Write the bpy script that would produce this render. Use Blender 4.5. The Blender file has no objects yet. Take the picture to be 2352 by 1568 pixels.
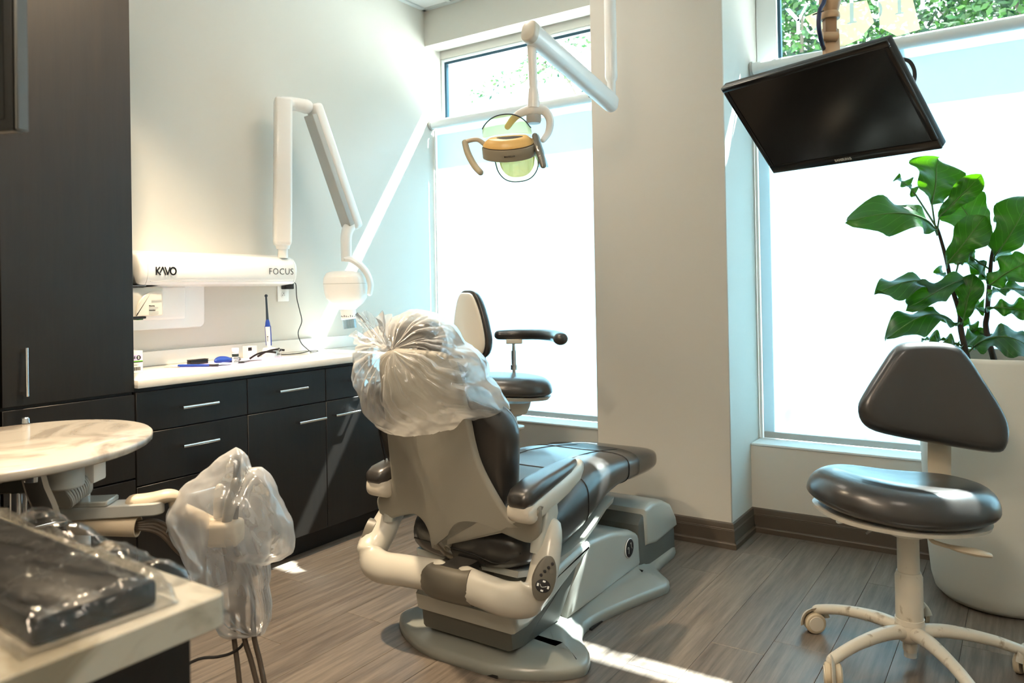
import bpy, bmesh, math, random
from mathutils import Vector as V, Matrix, noise
rnd = random.Random(11)
SC = bpy.context.scene
COL = SC.collection
PI = math.pi

# ------------------------------------------------------------------ camera, sky, sun, lamps, exposure
cam_d = bpy.data.cameras.new('camera')
cam = bpy.data.objects.new('camera', cam_d)
COL.objects.link(cam)
SC.camera = cam
cam_d.sensor_width = 36.0
cam_d.sensor_fit = 'HORIZONTAL'
cam_d.lens = 1755.7 / 2352 * 36
cam_d.shift_y = -(784 - 648.3) / 2352
cam_d.clip_start = 0.05
cam_d.clip_end = 300
R0 = V((0.82875, 0.55935, -0.01786)); R1 = V((-0.01949, -0.00305, -0.99981)); R2 = V((-0.5593, 0.8289, 0.00836))
R2.normalize(); R0 = (R0 - R2 * R0.dot(R2)).normalized(); UPc = R0.cross(R2)
mw = Matrix.Identity(4)
for i in range(3):
    mw[i][0] = R0[i]; mw[i][1] = UPc[i]; mw[i][2] = -R2[i]
mw[0][3], mw[1][3], mw[2][3] = 0.0, 0.0, 1.227
cam.matrix_world = mw
cam_d.dof.use_dof = True
cam_d.dof.focus_distance = 2.9
cam_d.dof.aperture_fstop = 4.5

W = bpy.data.worlds.new('sky'); SC.world = W
W.use_nodes = True
nt = W.node_tree; nt.nodes.clear()
wo = nt.nodes.new('ShaderNodeOutputWorld'); bg = nt.nodes.new('ShaderNodeBackground')
tc = nt.nodes.new('ShaderNodeTexCoord'); sx = nt.nodes.new('ShaderNodeSeparateXYZ'); cr = nt.nodes.new('ShaderNodeValToRGB')
nt.links.new(tc.outputs['Generated'], sx.inputs[0]); nt.links.new(sx.outputs['Z'], cr.inputs[0])
cr.color_ramp.elements[0].position = 0.0; cr.color_ramp.elements[0].color = (0.84, 0.92, 0.97, 1)
cr.color_ramp.elements[1].position = 0.9; cr.color_ramp.elements[1].color = (0.55, 0.75, 1.0, 1)
nt.links.new(cr.outputs[0], bg.inputs[0]); nt.links.new(bg.outputs[0], wo.inputs[0])
bg.inputs[1].default_value = 3.2

sd = bpy.data.lights.new('sun', 'SUN'); sun = bpy.data.objects.new('sun', sd); COL.objects.link(sun)
sd.energy = 32.0; sd.angle = math.radians(0.55); sd.color = (1.0, 0.985, 0.95)
sdir = V((-0.27, -0.68, -1.0)).normalized()
sun.rotation_euler = sdir.to_track_quat('-Z', 'Y').to_euler()
sun.location = (2, 8, 9)

CEIL_LAMPS = [(-1.2, 0.3), (-2.0, 2.4), (-0.6, -0.9), (0.9, 1.0)]
LAMP_W = 13.0
vs = SC.view_settings
vs.view_transform = 'Standard'; vs.look = 'None'; vs.gamma = 1.0; vs.use_curve_mapping = False
vs.exposure = 1.75
SC.cycles.use_denoising = True
SC.cycles.max_bounces = 10
SC.cycles.transparent_max_bounces = 24
SC.cycles.sample_clamp_indirect = 6.0
SC.cycles.caustics_reflective = False
SC.cycles.caustics_refractive = False

# ------------------------------------------------------------------ materials
def lin(r, g, b):
    f = lambda c: (c / 12.92 if c <= 0.04045 else ((c + 0.055) / 1.055) ** 2.4)
    return (f(r / 255), f(g / 255), f(b / 255), 1.0)

def base(name):
    m = bpy.data.materials.new(name); m.use_nodes = True
    t = m.node_tree; b = t.nodes['Principled BSDF']
    return m, t, b

def mat(name, rgb, rough=0.5, metal=0.0, coat=0.0, spec=0.5, var=0.0, vscale=(6, 6, 6), rgb2=None, bump=0.0, bscale=(60, 60, 60), detail=4, coat_rough=0.08, ramp=(0.32, 0.68)):
    m, t, b = base(name)
    c = lin(*rgb)
    b.inputs['Base Color'].default_value = c
    b.inputs['Roughness'].default_value = rough
    b.inputs['Metallic'].default_value = metal
    b.inputs['Specular IOR Level'].default_value = spec
    b.inputs['Coat Weight'].default_value = coat
    b.inputs['Coat Roughness'].default_value = coat_rough
    N, L = t.nodes, t.links
    if var or rgb2 or bump:
        tcn = N.new('ShaderNodeTexCoord')
    if var or rgb2:
        mp = N.new('ShaderNodeMapping'); mp.inputs['Scale'].default_value = vscale
        no = N.new('ShaderNodeTexNoise'); no.inputs['Scale'].default_value = 1.0; no.inputs['Detail'].default_value = detail
        rp = N.new('ShaderNodeValToRGB')
        L.new(tcn.outputs['Object'], mp.inputs[0]); L.new(mp.outputs[0], no.inputs[0]); L.new(no.outputs[0], rp.inputs[0])
        rp.color_ramp.elements[0].position = ramp[0]; rp.color_ramp.elements[1].position = ramp[1]
        if rgb2:
            rp.color_ramp.elements[0].color = lin(*rgb2); rp.color_ramp.elements[1].color = c
        else:
            rp.color_ramp.elements[0].color = (c[0] * (1 - var), c[1] * (1 - var), c[2] * (1 - var), 1)
            rp.color_ramp.elements[1].color = (min(1, c[0] * (1 + var)), min(1, c[1] * (1 + var)), min(1, c[2] * (1 + var)), 1)
        L.new(rp.outputs[0], b.inputs['Base Color'])
    if bump:
        mp2 = N.new('ShaderNodeMapping'); mp2.inputs['Scale'].default_value = bscale
        n2 = N.new('ShaderNodeTexNoise'); n2.inputs['Scale'].default_value = 1.0; n2.inputs['Detail'].default_value = 3
        bp = N.new('ShaderNodeBump'); bp.inputs['Strength'].default_value = bump; bp.inputs['Distance'].default_value = 0.004
        L.new(tcn.outputs['Object'], mp2.inputs[0]); L.new(mp2.outputs[0], n2.inputs[0]); L.new(n2.outputs[0], bp.inputs['Height']); L.new(bp.outputs[0], b.inputs['Normal'])
    return m

def film(name, rgb, clear, rough=0.12, gloss=0.12, trans=0.5, bump=0.0, bscale=30):
    """thin plastic film: part clear, part cloudy (diffuse + translucent), with gloss"""
    m, t, b = base(name)
    N, L = t.nodes, t.links
    N.remove(b)
    out = N['Material Output']
    tr = N.new('ShaderNodeBsdfTransparent'); df = N.new('ShaderNodeBsdfDiffuse'); tl = N.new('ShaderNodeBsdfTranslucent'); gl = N.new('ShaderNodeBsdfGlossy')
    c = lin(*rgb)
    df.inputs[0].default_value = c; tl.inputs[0].default_value = c; gl.inputs[0].default_value = (1, 1, 1, 1); gl.inputs[1].default_value = rough
    m1 = N.new('ShaderNodeMixShader'); m1.inputs[0].default_value = trans
    m2 = N.new('ShaderNodeMixShader'); m2.inputs[0].default_value = clear
    m3 = N.new('ShaderNodeMixShader')
    fr = N.new('ShaderNodeLayerWeight'); fr.inputs[0].default_value = 0.35
    ml = N.new('ShaderNodeMath'); ml.operation = 'MULTIPLY_ADD'; ml.inputs[1].default_value = 0.6; ml.inputs[2].default_value = gloss
    L.new(fr.outputs['Fresnel'], ml.inputs[0])
    L.new(df.outputs[0], m1.inputs[1]); L.new(tl.outputs[0], m1.inputs[2])
    L.new(m1.outputs[0], m2.inputs[1]); L.new(tr.outputs[0], m2.inputs[2])
    L.new(m2.outputs[0], m3.inputs[1]); L.new(gl.outputs[0], m3.inputs[2]); L.new(ml.outputs[0], m3.inputs[0])
    # film looks denser edge-on
    lw = N.new('ShaderNodeLayerWeight'); lw.inputs[0].default_value = 0.5
    sb = N.new('ShaderNodeMath'); sb.operation = 'MULTIPLY_ADD'; sb.inputs[1].default_value = -clear * 0.6; sb.inputs[2].default_value = clear
    L.new(lw.outputs['Facing'], sb.inputs[0]); L.new(sb.outputs[0], m2.inputs[0])
    if bump:
        tcn = N.new('ShaderNodeTexCoord'); n2 = N.new('ShaderNodeTexNoise'); n2.noise_type = 'RIDGED_MULTIFRACTAL'; n2.inputs['Scale'].default_value = bscale; n2.inputs['Detail'].default_value = 2.5
        n2.inputs['Distortion'].default_value = 0.7
        bp = N.new('ShaderNodeBump'); bp.inputs['Strength'].default_value = bump; bp.inputs['Distance'].default_value = 0.01
        L.new(tcn.outputs['Object'], n2.inputs[0]); L.new(n2.outputs[0], bp.inputs['Height'])
        for q in (df, tl, gl): L.new(bp.outputs[0], q.inputs['Normal'])
    L.new(m3.outputs[0], out.inputs[0])
    return m

def glass(name, tint=(255, 255, 255), gloss=0.05, rough=0.0):
    m, t, b = base(name); N, L = t.nodes, t.links; N.remove(b); out = N['Material Output']
    tr = N.new('ShaderNodeBsdfTransparent'); tr.inputs[0].default_value = lin(*tint)
    gl = N.new('ShaderNodeBsdfGlossy'); gl.inputs[1].default_value = rough
    lw = N.new('ShaderNodeLayerWeight'); lw.inputs[0].default_value = 0.25
    ml = N.new('ShaderNodeMath'); ml.operation = 'MULTIPLY_ADD'; ml.inputs[1].default_value = 0.5; ml.inputs[2].default_value = gloss
    mx = N.new('ShaderNodeMixShader')
    L.new(lw.outputs['Fresnel'], ml.inputs[0]); L.new(ml.outputs[0], mx.inputs[0]); L.new(tr.outputs[0], mx.inputs[1]); L.new(gl.outputs[0], mx.inputs[2]); L.new(mx.outputs[0], out.inputs[0])
    return m

def clearwrap(name, rough, bump):
    m, t, b = base(name); N, L = t.nodes, t.links; N.remove(b); out = N['Material Output']
    tr = N.new('ShaderNodeBsdfTransparent'); tr.inputs[0].default_value = (0.95, 0.95, 0.95, 1)
    gl = N.new('ShaderNodeBsdfGlossy'); gl.inputs[1].default_value = rough
    lw = N.new('ShaderNodeLayerWeight'); lw.inputs[0].default_value = 0.3
    ml = N.new('ShaderNodeMath'); ml.operation = 'MULTIPLY_ADD'; ml.inputs[1].default_value = 0.6; ml.inputs[2].default_value = 0.06
    mx = N.new('ShaderNodeMixShader')
    L.new(lw.outputs['Fresnel'], ml.inputs[0]); L.new(ml.outputs[0], mx.inputs[0]); L.new(tr.outputs[0], mx.inputs[1]); L.new(gl.outputs[0], mx.inputs[2]); L.new(mx.outputs[0], out.inputs[0])
    if bump:
        tcn = N.new('ShaderNodeTexCoord'); n2 = N.new('ShaderNodeTexNoise'); n2.inputs['Scale'].default_value = 22; n2.inputs['Detail'].default_value = 3; n2.inputs['Distortion'].default_value = 1.0
        bp = N.new('ShaderNodeBump'); bp.inputs['Strength'].default_value = bump; bp.inputs['Distance'].default_value = 0.01
        L.new(tcn.outputs['Object'], n2.inputs[0]); L.new(n2.outputs[0], bp.inputs['Height']); L.new(bp.outputs[0], gl.inputs['Normal'])
    return m

def emit(name, rgb, s):
    m, t, b = base(name)
    b.inputs['Base Color'].default_value = lin(*rgb); b.inputs['Emission Color'].default_value = lin(*rgb); b.inputs['Emission Strength'].default_value = s
    return m

def blind_mat():
    m, t, b = base('blind_fabric'); N, L = t.nodes, t.links; N.remove(b); out = N['Material Output']
    df = N.new('ShaderNodeBsdfDiffuse'); tl = N.new('ShaderNodeBsdfTranslucent'); mx = N.new('ShaderNodeMixShader'); mx.inputs[0].default_value = 0.5
    df.inputs[0].default_value = lin(214, 220, 218); tl.inputs[0].default_value = lin(196, 222, 234)
    L.new(df.outputs[0], mx.inputs[1]); L.new(tl.outputs[0], mx.inputs[2]); L.new(mx.outputs[0], out.inputs[0])
    return m

def wood_mat(name, a, b2, rough, scale, plank=False, bump=0.15):
    m, t, b = base(name); N, L = t.nodes, t.links
    tcn = N.new('ShaderNodeTexCoord'); oi = N.new('ShaderNodeObjectInfo')
    ad = N.new('ShaderNodeVectorMath'); ad.operation = 'ADD'
    cb = N.new('ShaderNodeCombineXYZ'); mu = N.new('ShaderNodeMath'); mu.operation = 'MULTIPLY'; mu.inputs[1].default_value = 37.0
    L.new(oi.outputs['Random'], mu.inputs[0]); L.new(mu.outputs[0], cb.inputs[0]); L.new(mu.outputs[0], cb.inputs[1])
    L.new(tcn.outputs['Object'], ad.inputs[0]); L.new(cb.outputs[0], ad.inputs[1])
    mp = N.new('ShaderNodeMapping'); mp.inputs['Scale'].default_value = scale
    L.new(ad.outputs[0], mp.inputs[0])
    n1 = N.new('ShaderNodeTexNoise'); n1.inputs['Scale'].default_value = 1; n1.inputs['Detail'].default_value = 6; n1.inputs['Roughness'].default_value = 0.7
    L.new(mp.outputs[0], n1.inputs[0])
    rp = N.new('ShaderNodeValToRGB'); rp.color_ramp.elements[0].position = 0.3; rp.color_ramp.elements[1].position = 0.72
    rp.color_ramp.elements[0].color = lin(*a); rp.color_ramp.elements[1].color = lin(*b2)
    L.new(n1.outputs[0], rp.inputs[0])
    hs = N.new('ShaderNodeHueSaturation')
    mr = N.new('ShaderNodeMapRange'); mr.inputs['To Min'].default_value = 0.90 if plank else 0.97; mr.inputs['To Max'].default_value = 1.10 if plank else 1.03
    L.new(oi.outputs['Random'], mr.inputs[0]); L.new(mr.outputs[0], hs.inputs['Value']); L.new(rp.outputs[0], hs.inputs['Color'])
    L.new(hs.outputs[0], b.inputs['Base Color'])
    b.inputs['Roughness'].default_value = rough
    bp = N.new('ShaderNodeBump'); bp.inputs['Strength'].default_value = bump; bp.inputs['Distance'].default_value = 0.003
    L.new(n1.outputs[0], bp.inputs['Height']); L.new(bp.outputs[0], b.inputs['Normal'])
    return m

def marble_mat(name, a, b2, scale=3.5, rough=0.18):
    m, t, b = base(name); N, L = t.nodes, t.links
    tcn = N.new('ShaderNodeTexCoord'); n1 = N.new('ShaderNodeTexNoise'); n1.inputs['Scale'].default_value = scale; n1.inputs['Detail'].default_value = 9; n1.inputs['Distortion'].default_value = 1.6
    L.new(tcn.outputs['Object'], n1.inputs[0])
    rp = N.new('ShaderNodeValToRGB'); e = rp.color_ramp.elements
    e[0].position = 0.36; e[0].color = lin(*b2); e[1].position = 0.52; e[1].color = lin(*a)
    L.new(n1.outputs[0], rp.inputs[0]); L.new(rp.outputs[0], b.inputs['Base Color']); b.inputs['Roughness'].default_value = rough
    return m

def leaf_mat(name, dark, light, vein, tl_rgb, tl=0.35, rough=0.32):
    m, t, b = base(name); N, L = t.nodes, t.links; out = N['Material Output']
    uv = N.new('ShaderNodeUVMap'); sp = N.new('ShaderNodeSeparateXYZ'); L.new(uv.outputs[0], sp.inputs[0])
    # chevron coordinate for side veins: v - 0.9*|u-0.5|
    s1 = N.new('ShaderNodeMath'); s1.operation = 'SUBTRACT'; s1.inputs[1].default_value = 0.5
    s2 = N.new('ShaderNodeMath'); s2.operation = 'ABSOLUTE'
    s3 = N.new('ShaderNodeMath'); s3.operation = 'MULTIPLY'; s3.inputs[1].default_value = -0.75
    s4 = N.new('ShaderNodeMath'); s4.operation = 'ADD'
    s5 = N.new('ShaderNodeMath'); s5.operation = 'MULTIPLY'; s5.inputs[1].default_value = 6.0
    s6 = N.new('ShaderNodeMath'); s6.operation = 'FRACT'
    s7 = N.new('ShaderNodeMath'); s7.operation = 'LESS_THAN'; s7.inputs[1].default_value = 0.09
    s8 = N.new('ShaderNodeMath'); s8.operation = 'LESS_THAN'; s8.inputs[1].default_value = 0.022
    s9 = N.new('ShaderNodeMath'); s9.operation = 'MAXIMUM'
    L.new(sp.outputs[0], s1.inputs[0]); L.new(s1.outputs[0], s2.inputs[0]); L.new(s2.outputs[0], s3.inputs[0]); L.new(s3.outputs[0], s4.inputs[0]); L.new(sp.outputs[1], s4.inputs[1])
    L.new(s4.outputs[0], s5.inputs[0]); L.new(s5.outputs[0], s6.inputs[0]); L.new(s6.outputs[0], s7.inputs[0]); L.new(s2.outputs[0], s8.inputs[0]); L.new(s7.outputs[0], s9.inputs[0]); L.new(s8.outputs[0], s9.inputs[1])
    oi = N.new('ShaderNodeObjectInfo'); mxr = N.new('ShaderNodeMix'); mxr.data_type = 'RGBA'
    mxr.inputs[6].default_value = lin(*dark); mxr.inputs[7].default_value = lin(*light); L.new(oi.outputs['Random'], mxr.inputs[0])
    mx = N.new('ShaderNodeMix'); mx.data_type = 'RGBA'; mx.inputs[7].default_value = lin(*vein); L.new(mxr.outputs[2], mx.inputs[6]); L.new(s9.outputs[0], mx.inputs[0])
    L.new(mx.outputs[2], b.inputs['Base Color']); b.inputs['Roughness'].default_value = rough
    tr = N.new('ShaderNodeBsdfTranslucent'); tr.inputs[0].default_value = lin(*tl_rgb)
    ms = N.new('ShaderNodeMixShader'); ms.inputs[0].default_value = tl
    L.new(b.outputs[0], ms.inputs[1]); L.new(tr.outputs[0], ms.inputs[2]); L.new(ms.outputs[0], out.inputs[0])
    return m

M = {}
M['wall'] = mat('wall_paint', (211, 207, 198), 0.75, bump=0.04, bscale=(90, 90, 90))
M['white_trim'] = mat('white_trim', (226, 232, 232), 0.45)
M['ceiling'] = mat('ceiling_tile', (232, 232, 228), 0.9, bump=0.2, bscale=(160, 160, 160))
M['grid'] = mat('ceiling_grid', (214, 218, 216), 0.5)
M['baseboard'] = mat('baseboard_brown', (84, 74, 64), 0.5)
M['plank'] = wood_mat('floor_plank', (78, 70, 63), (132, 122, 111), 0.38, (42, 2.2, 4), True, 0.25)
M['subfloor'] = mat('subfloor', (70, 62, 56), 0.8)
M['cabinet'] = wood_mat('cabinet_veneer', (13, 11, 9), (25, 21, 17), 0.42, (60, 60, 3), False, 0.06)
M['cab_in'] = mat('cabinet_dark', (20, 18, 16), 0.6)
M['quartz'] = mat('white_quartz', (228, 226, 220), 0.16, var=0.02)
M['marble'] = marble_mat('marble_top', (186, 179, 168), (138, 129, 120), 3.2)
M['marble2'] = marble_mat('marble_counter', (196, 190, 174), (146, 137, 118), 4.5, 0.25)
M['chrome'] = mat('chrome', (225, 225, 225), 0.14, 1.0)
M['steel'] = mat('brushed_steel', (150, 146, 140), 0.35, 1.0)
M['shell'] = mat('chair_shell', (150, 147, 137), 0.5, bump=0.12, bscale=(500, 500, 500))
M['leather'] = mat('dark_upholstery', (50, 48, 46), 0.3, coat=0.55, coat_rough=0.22, bump=0.05, bscale=(260, 260, 260))
M['seam'] = mat('seam_thread', (24, 23, 22), 0.7)
M['frame_gr'] = mat('arm_frame_grey', (188, 185, 175), 0.3, coat=0.3)
M['base_lt'] = mat('base_grey', (178, 180, 173), 0.28, coat=0.4)
M['base_md'] = mat('base_plate_grey', (140, 143, 137), 0.34, coat=0.3)
M['base_dk'] = mat('skirt_grey', (92, 94, 89), 0.45)
M['taupe'] = mat('pivot_taupe', (96, 92, 82), 0.4)
M['cream'] = mat('cream_plastic', (214, 208, 195), 0.36, coat=0.2)
M['beige'] = mat('beige_arm', (198, 184, 160), 0.4)
M['tan'] = mat('tan_mount', (186, 160, 128), 0.45)
M['white_pl'] = mat('white_plastic', (240, 240, 237), 0.28, coat=0.3)
M['grey_pl'] = mat('grey_plastic', (178, 180, 176), 0.4)
M['black'] = mat('black_plastic', (18, 19, 19), 0.35)
M['screen'] = mat('dark_screen', (9, 11, 11), 0.16, spec=0.6)
M['rubber'] = mat('black_rubber', (28, 27, 26), 0.7)
M['ink'] = mat('printed_ink', (22, 22, 26), 0.6)
M['blue'] = mat('blue_plastic', (28, 66, 160), 0.4)
M['lilac'] = mat('lilac_paper', (214, 200, 232), 0.8)
M['green_ink'] = mat('green_ink', (112, 190, 46), 0.6)
M['hose'] = mat('grey_hose', (92, 82, 72), 0.5)
M['stool_base'] = mat('stool_base_cream', (200, 194, 180), 0.38, rgb2=(136, 120, 98), vscale=(30, 30, 16), detail=9, ramp=(0.30, 0.42))
M['caster'] = mat('caster_cream', (196, 184, 160), 0.45)
M['pot'] = mat('planter_white', (214, 214, 206), 0.5, bump=0.05, bscale=(300, 300, 300))
M['soil'] = mat('soil', (52, 40, 32), 0.95, bump=0.6, bscale=(40, 40, 40))
M['stem'] = mat('plant_stem', (62, 50, 38), 0.8, bump=0.4, bscale=(50, 50, 50))
M['leaf'] = leaf_mat('fig_leaf', (16, 50, 24), (32, 72, 30), (58, 96, 46), (96, 170, 14), 0.18)
M['bag'] = film('bag_film', (250, 249, 246), 0.90, 0.13, 0.04, 0.5, 0.7, 7)
M['bag2'] = film('holder_bag_film', (250, 251, 252), 0.77, 0.13, 0.05, 0.5, 0.7, 10)
M['wrap'] = clearwrap('clear_wrap', 0.12, 0.6)
M['toefilm'] = clearwrap('toe_film', 0.04, 0.0)
M['glass'] = glass('window_glass', (246, 252, 252), 0.02)
M['shield'] = glass('lamp_shield', (255, 249, 216), 0.06)
M['clear'] = glass('clear_plastic', (236, 240, 242), 0.08)
M['blind'] = blind_mat()
M['frame_dk'] = mat('frame_teal', (20, 62, 78), 0.4)
M['vinyl'] = film('window_lettering', (226, 244, 248), 0.02, 0.4, 0.02, 0.8)
M['gold'] = film('gold_vinyl', (176, 168, 138), 0.45, 0.3, 0.03, 0.4)
M['amber'] = mat('amber_reflector', (240, 196, 120), 0.3)
M['bark'] = mat('bark', (96, 88, 78), 0.9, bump=0.5, bscale=(30, 30, 30))
M['tree_leaf'] = leaf_mat('tree_leaf', (30, 92, 60), (86, 140, 60), (60, 110, 60), (130, 190, 70), 0.4, 0.45)
M['pink'] = mat('pink_blossom', (226, 150, 190), 0.8)
M['paving'] = mat('pale_paving', (200, 200, 196), 0.9, var=0.06)
M['lamp_glow'] = emit('lamp_diffuser', (255, 230, 200), LAMP_W)
M['lamp_glow2'] = emit('lamp_diffuser_neutral', (255, 240, 222), 4.2)
M['velour'] = mat('navy_plastic', (34, 52, 66), 0.5)

# ------------------------------------------------------------------ mesh helpers
OFF = {}
def BM(): return bmesh.new()

def put(name, bm, m, parent=None, kind=None, sharp=38, recalc=True):
    """link a bmesh (authored in room coordinates) as ONE mesh object"""
    if recalc: bmesh.ops.recalc_face_normals(bm, faces=bm.faces[:])
    else: bm.normal_update()
    lim = math.radians(sharp)
    for f in bm.faces: f.smooth = True
    for e in bm.edges:
        if len(e.link_faces) == 2 and e.calc_face_angle(0) > lim: e.smooth = False
    me = bpy.data.meshes.new(name)
    if parent is not None:
        off = OFF[parent.name]; loc = V((0, 0, 0))
    else:
        xs = [v.co.x for v in bm.verts]; ys = [v.co.y for v in bm.verts]; zs = [v.co.z for v in bm.verts]
        off = V(((min(xs) + max(xs)) / 2, (min(ys) + max(ys)) / 2, min(zs))); loc = off
    bmesh.ops.translate(bm, verts=bm.verts[:], vec=-off)
    bm.to_mesh(me); bm.free()
    if isinstance(m, (list, tuple)):
        for k in m: me.materials.append(k)
    else: me.materials.append(m)
    o = bpy.data.objects.new(name, me); COL.objects.link(o); o.location = loc
    if parent is not None: o.parent = parent
    OFF[o.name] = off
    if kind: o['kind'] = kind
    return o

def tag(o, label, cat, group=None):
    o['label'] = label; o['category'] = cat
    if group: o['group'] = group
    return o

def thing(name, label, cat, loc, group=None):
    o = bpy.data.objects.new(name, None); COL.objects.link(o); o.location = loc
    o.empty_display_size = 0.05
    OFF[o.name] = V(loc)
    if cat: tag(o, label, cat, group)
    return o

def struct(name, loc):
    o = bpy.data.objects.new(name, None); COL.objects.link(o); o.location = loc
    OFF[o.name] = V(loc); o['kind'] = 'structure'
    return o

def box(bm, x0, x1, y0, y1, z0, z1, bev=0.0, seg=2, mtx=None):
    r = bmesh.ops.create_cube(bm, size=1.0)
    vs_ = r['verts']
    for v in vs_:
        v.co = V(((x0 + x1) / 2 + v.co.x * (x1 - x0), (y0 + y1) / 2 + v.co.y * (y1 - y0), (z0 + z1) / 2 + v.co.z * (z1 - z0)))
    if bev > 0:
        es = list({e for v in vs_ for e in v.link_edges})
        r2 = bmesh.ops.bevel(bm, geom=es, offset=bev, segments=seg, profile=0.5, affect='EDGES')
        vs_ = list({v for f in r2['faces'] for v in f.verts} | {v for v in vs_ if v.is_valid})
    if mtx is not None:
        for v in vs_: v.co = mtx @ v.co
    return vs_

def frame_m(o, x, y, z):
    m = Matrix.Identity(4)
    for i in range(3): m[i][0] = x[i]; m[i][1] = y[i]; m[i][2] = z[i]; m[i][3] = o[i]
    return m

def basis(n, up=V((0, 0, 1))):
    n = V(n).normalized(); u = up - n * up.dot(n)
    if u.length < 1e-4: u = V((1, 0, 0)) - n * n.x
    u.normalize(); return u.cross(n).normalized(), u, n

def ring_verts(bm, pts): return [bm.verts.new(p) for p in pts]

def loft(bm, rings, cap=True, closed=True):
    vr = [ring_verts(bm, r) for r in rings]
    n = len(vr[0])
    for a, b in zip(vr, vr[1:]):
        for i in range(n if closed else n - 1):
            j = (i + 1) % n
            bm.faces.new((a[i], a[j], b[j], b[i]))
    if cap and closed:
        for r in (vr[0], vr[-1]):
            c = bm.verts.new(sum((v.co for v in r), V()) / n)
            for i in range(n): bm.faces.new((r[i], r[(i + 1) % n], c))
    return vr

def catmull(pts, k=6, closed=False):
    P = [V(p) for p in pts]; n = len(P); out = []
    rng = range(n if closed else n - 1)
    for i in rng:
        if closed: p0, p1, p2, p3 = P[(i - 1) % n], P[i], P[(i + 1) % n], P[(i + 2) % n]
        else: p0, p1, p2, p3 = P[max(i - 1, 0)], P[i], P[i + 1], P[min(i + 2, n - 1)]
        for j in range(k):
            t = j / k
            out.append(0.5 * ((2 * p1) + (p2 - p0) * t + (2 * p0 - 5 * p1 + 4 * p2 - p3) * t * t + (3 * p1 - p0 - 3 * p2 + p3) * t ** 3))
    if not closed: out.append(P[-1])
    return out

def tube(bm, pts, r, seg=10, k=5, ell=None, up=None, cap=True, round_end=False):
    """swept tube; r scalar or list per control point; ell=(a,b) multipliers across / along up"""
    P = catmull(pts, k) if k > 1 and len(pts) > 2 else [V(p) for p in pts]
    n = len(P)
    if isinstance(r, (list, tuple)):
        rr = []
        for i in range(n):
            t = i / (n - 1) * (len(r) - 1); a = int(min(t, len(r) - 2)); rr.append(r[a] + (r[a + 1] - r[a]) * (t - a))
    else: rr = [r] * n
    a_, b_ = ell or (1, 1)
    rings = []; u = None
    for i in range(n):
        d = (P[min(i + 1, n - 1)] - P[max(i - 1, 0)]).normalized()
        if up is not None: u = V(up) - d * V(up).dot(d)
        elif u is None: u = (V((0, 0, 1)) if abs(d.z) < 0.9 else V((1, 0, 0))); u = u - d * u.dot(d)
        else: u = u - d * u.dot(d)
        u.normalize(); s = d.cross(u)
        rings.append([P[i] + (s * math.cos(2 * PI * q / seg) * a_ + u * math.sin(2 * PI * q / seg) * b_) * rr[i] for q in range(seg)])
    if round_end:
        for e, dirn in ((0, -1), (-1, 1)):
            c = P[e]; d = (P[1] - P[0] if e == 0 else P[-1] - P[-2]).normalized() * dirn
            ex = []
            for f in (0.5, 0.85, 0.98):
                q = math.sqrt(1 - f * f); ex.append([c + d * rr[e] * f * min(a_, b_) + (p - c) * q for p in rings[e]])
            rings = (ex[::-1] + rings) if e == 0 else (rings + ex)
    loft(bm, rings, cap)
    return P

def cyl(bm, p0, p1, r0, r1=None, seg=20, cap=True):
    r1 = r0 if r1 is None else r1
    p0, p1 = V(p0), V(p1); a, u, n = basis(p1 - p0, V((0.3, 1, 0.2)))
    loft(bm, [[p + (a * math.cos(2 * PI * q / seg) + u * math.sin(2 * PI * q / seg)) * r for q in range(seg)] for p, r in ((p0, r0), (p1, r1))], cap)

def lathe(bm, prof, o, axis=(0, 0, 1), seg=28, cap=True, sx=1.0, sy=1.0, ref=(1, 0, 0)):
    o = V(o); n = V(axis).normalized(); a = V(ref) - n * V(ref).dot(n)
    if a.length < 1e-3: a = V((0, 0, 1)) - n * n.z
    a.normalize(); b = n.cross(a)
    loft(bm, [[o + n * z + (a * math.cos(2 * PI * q / seg) * sx + b * math.sin(2 * PI * q / seg) * sy) * r for q in range(seg)] for r, z in prof], cap)

def disc(bm, c, n, r, seg=20, r2=None, up=(0, 0, 1)):
    a, u, n = basis(n, V(up)); c = V(c)
    bm.faces.new(ring_verts(bm, [c + a * math.cos(2 * PI * q / seg) * r + u * math.sin(2 * PI * q / seg) * (r2 or r) for q in range(seg)]))

def offset2(pts, d):
    """inset a closed 2D outline by d (positive = inward for CCW)"""
    n = len(pts); out = []
    area = sum(pts[i][0] * pts[(i + 1) % n][1] - pts[(i + 1) % n][0] * pts[i][1] for i in range(n))
    s = 1 if area > 0 else -1
    for i in range(n):
        a, b, c = pts[i - 1], pts[i], pts[(i + 1) % n]
        t = V((c[0] - a[0], c[1] - a[1])).normalized()
        out.append((b[0] - t.y * d * s, b[1] + t.x * d * s))
    return out

def slab2(bm, pts2, o, u, v, n, layers):
    """stack of (height, inset) layers of a 2D outline in frame o,u,v,n -> rounded plate"""
    o, u, v, n = V(o), V(u), V(v), V(n)
    rings = []
    for h, ins in layers:
        q = offset2(pts2, ins) if ins else pts2
        rings.append([o + u * p[0] + v * p[1] + n * h for p in q])
    vr = [ring_verts(bm, r) for r in rings]
    m = len(pts2)
    for a, b in zip(vr, vr[1:]):
        for i in range(m):
            j = (i + 1) % m; bm.faces.new((a[i], a[j], b[j], b[i]))
    bm.faces.new(vr[0]); bm.faces.new(vr[-1])

def smooth2(pts, k=5):
    return [(p.x, p.y) for p in catmull([(p[0], p[1], 0) for p in pts], k, True)]

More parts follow.
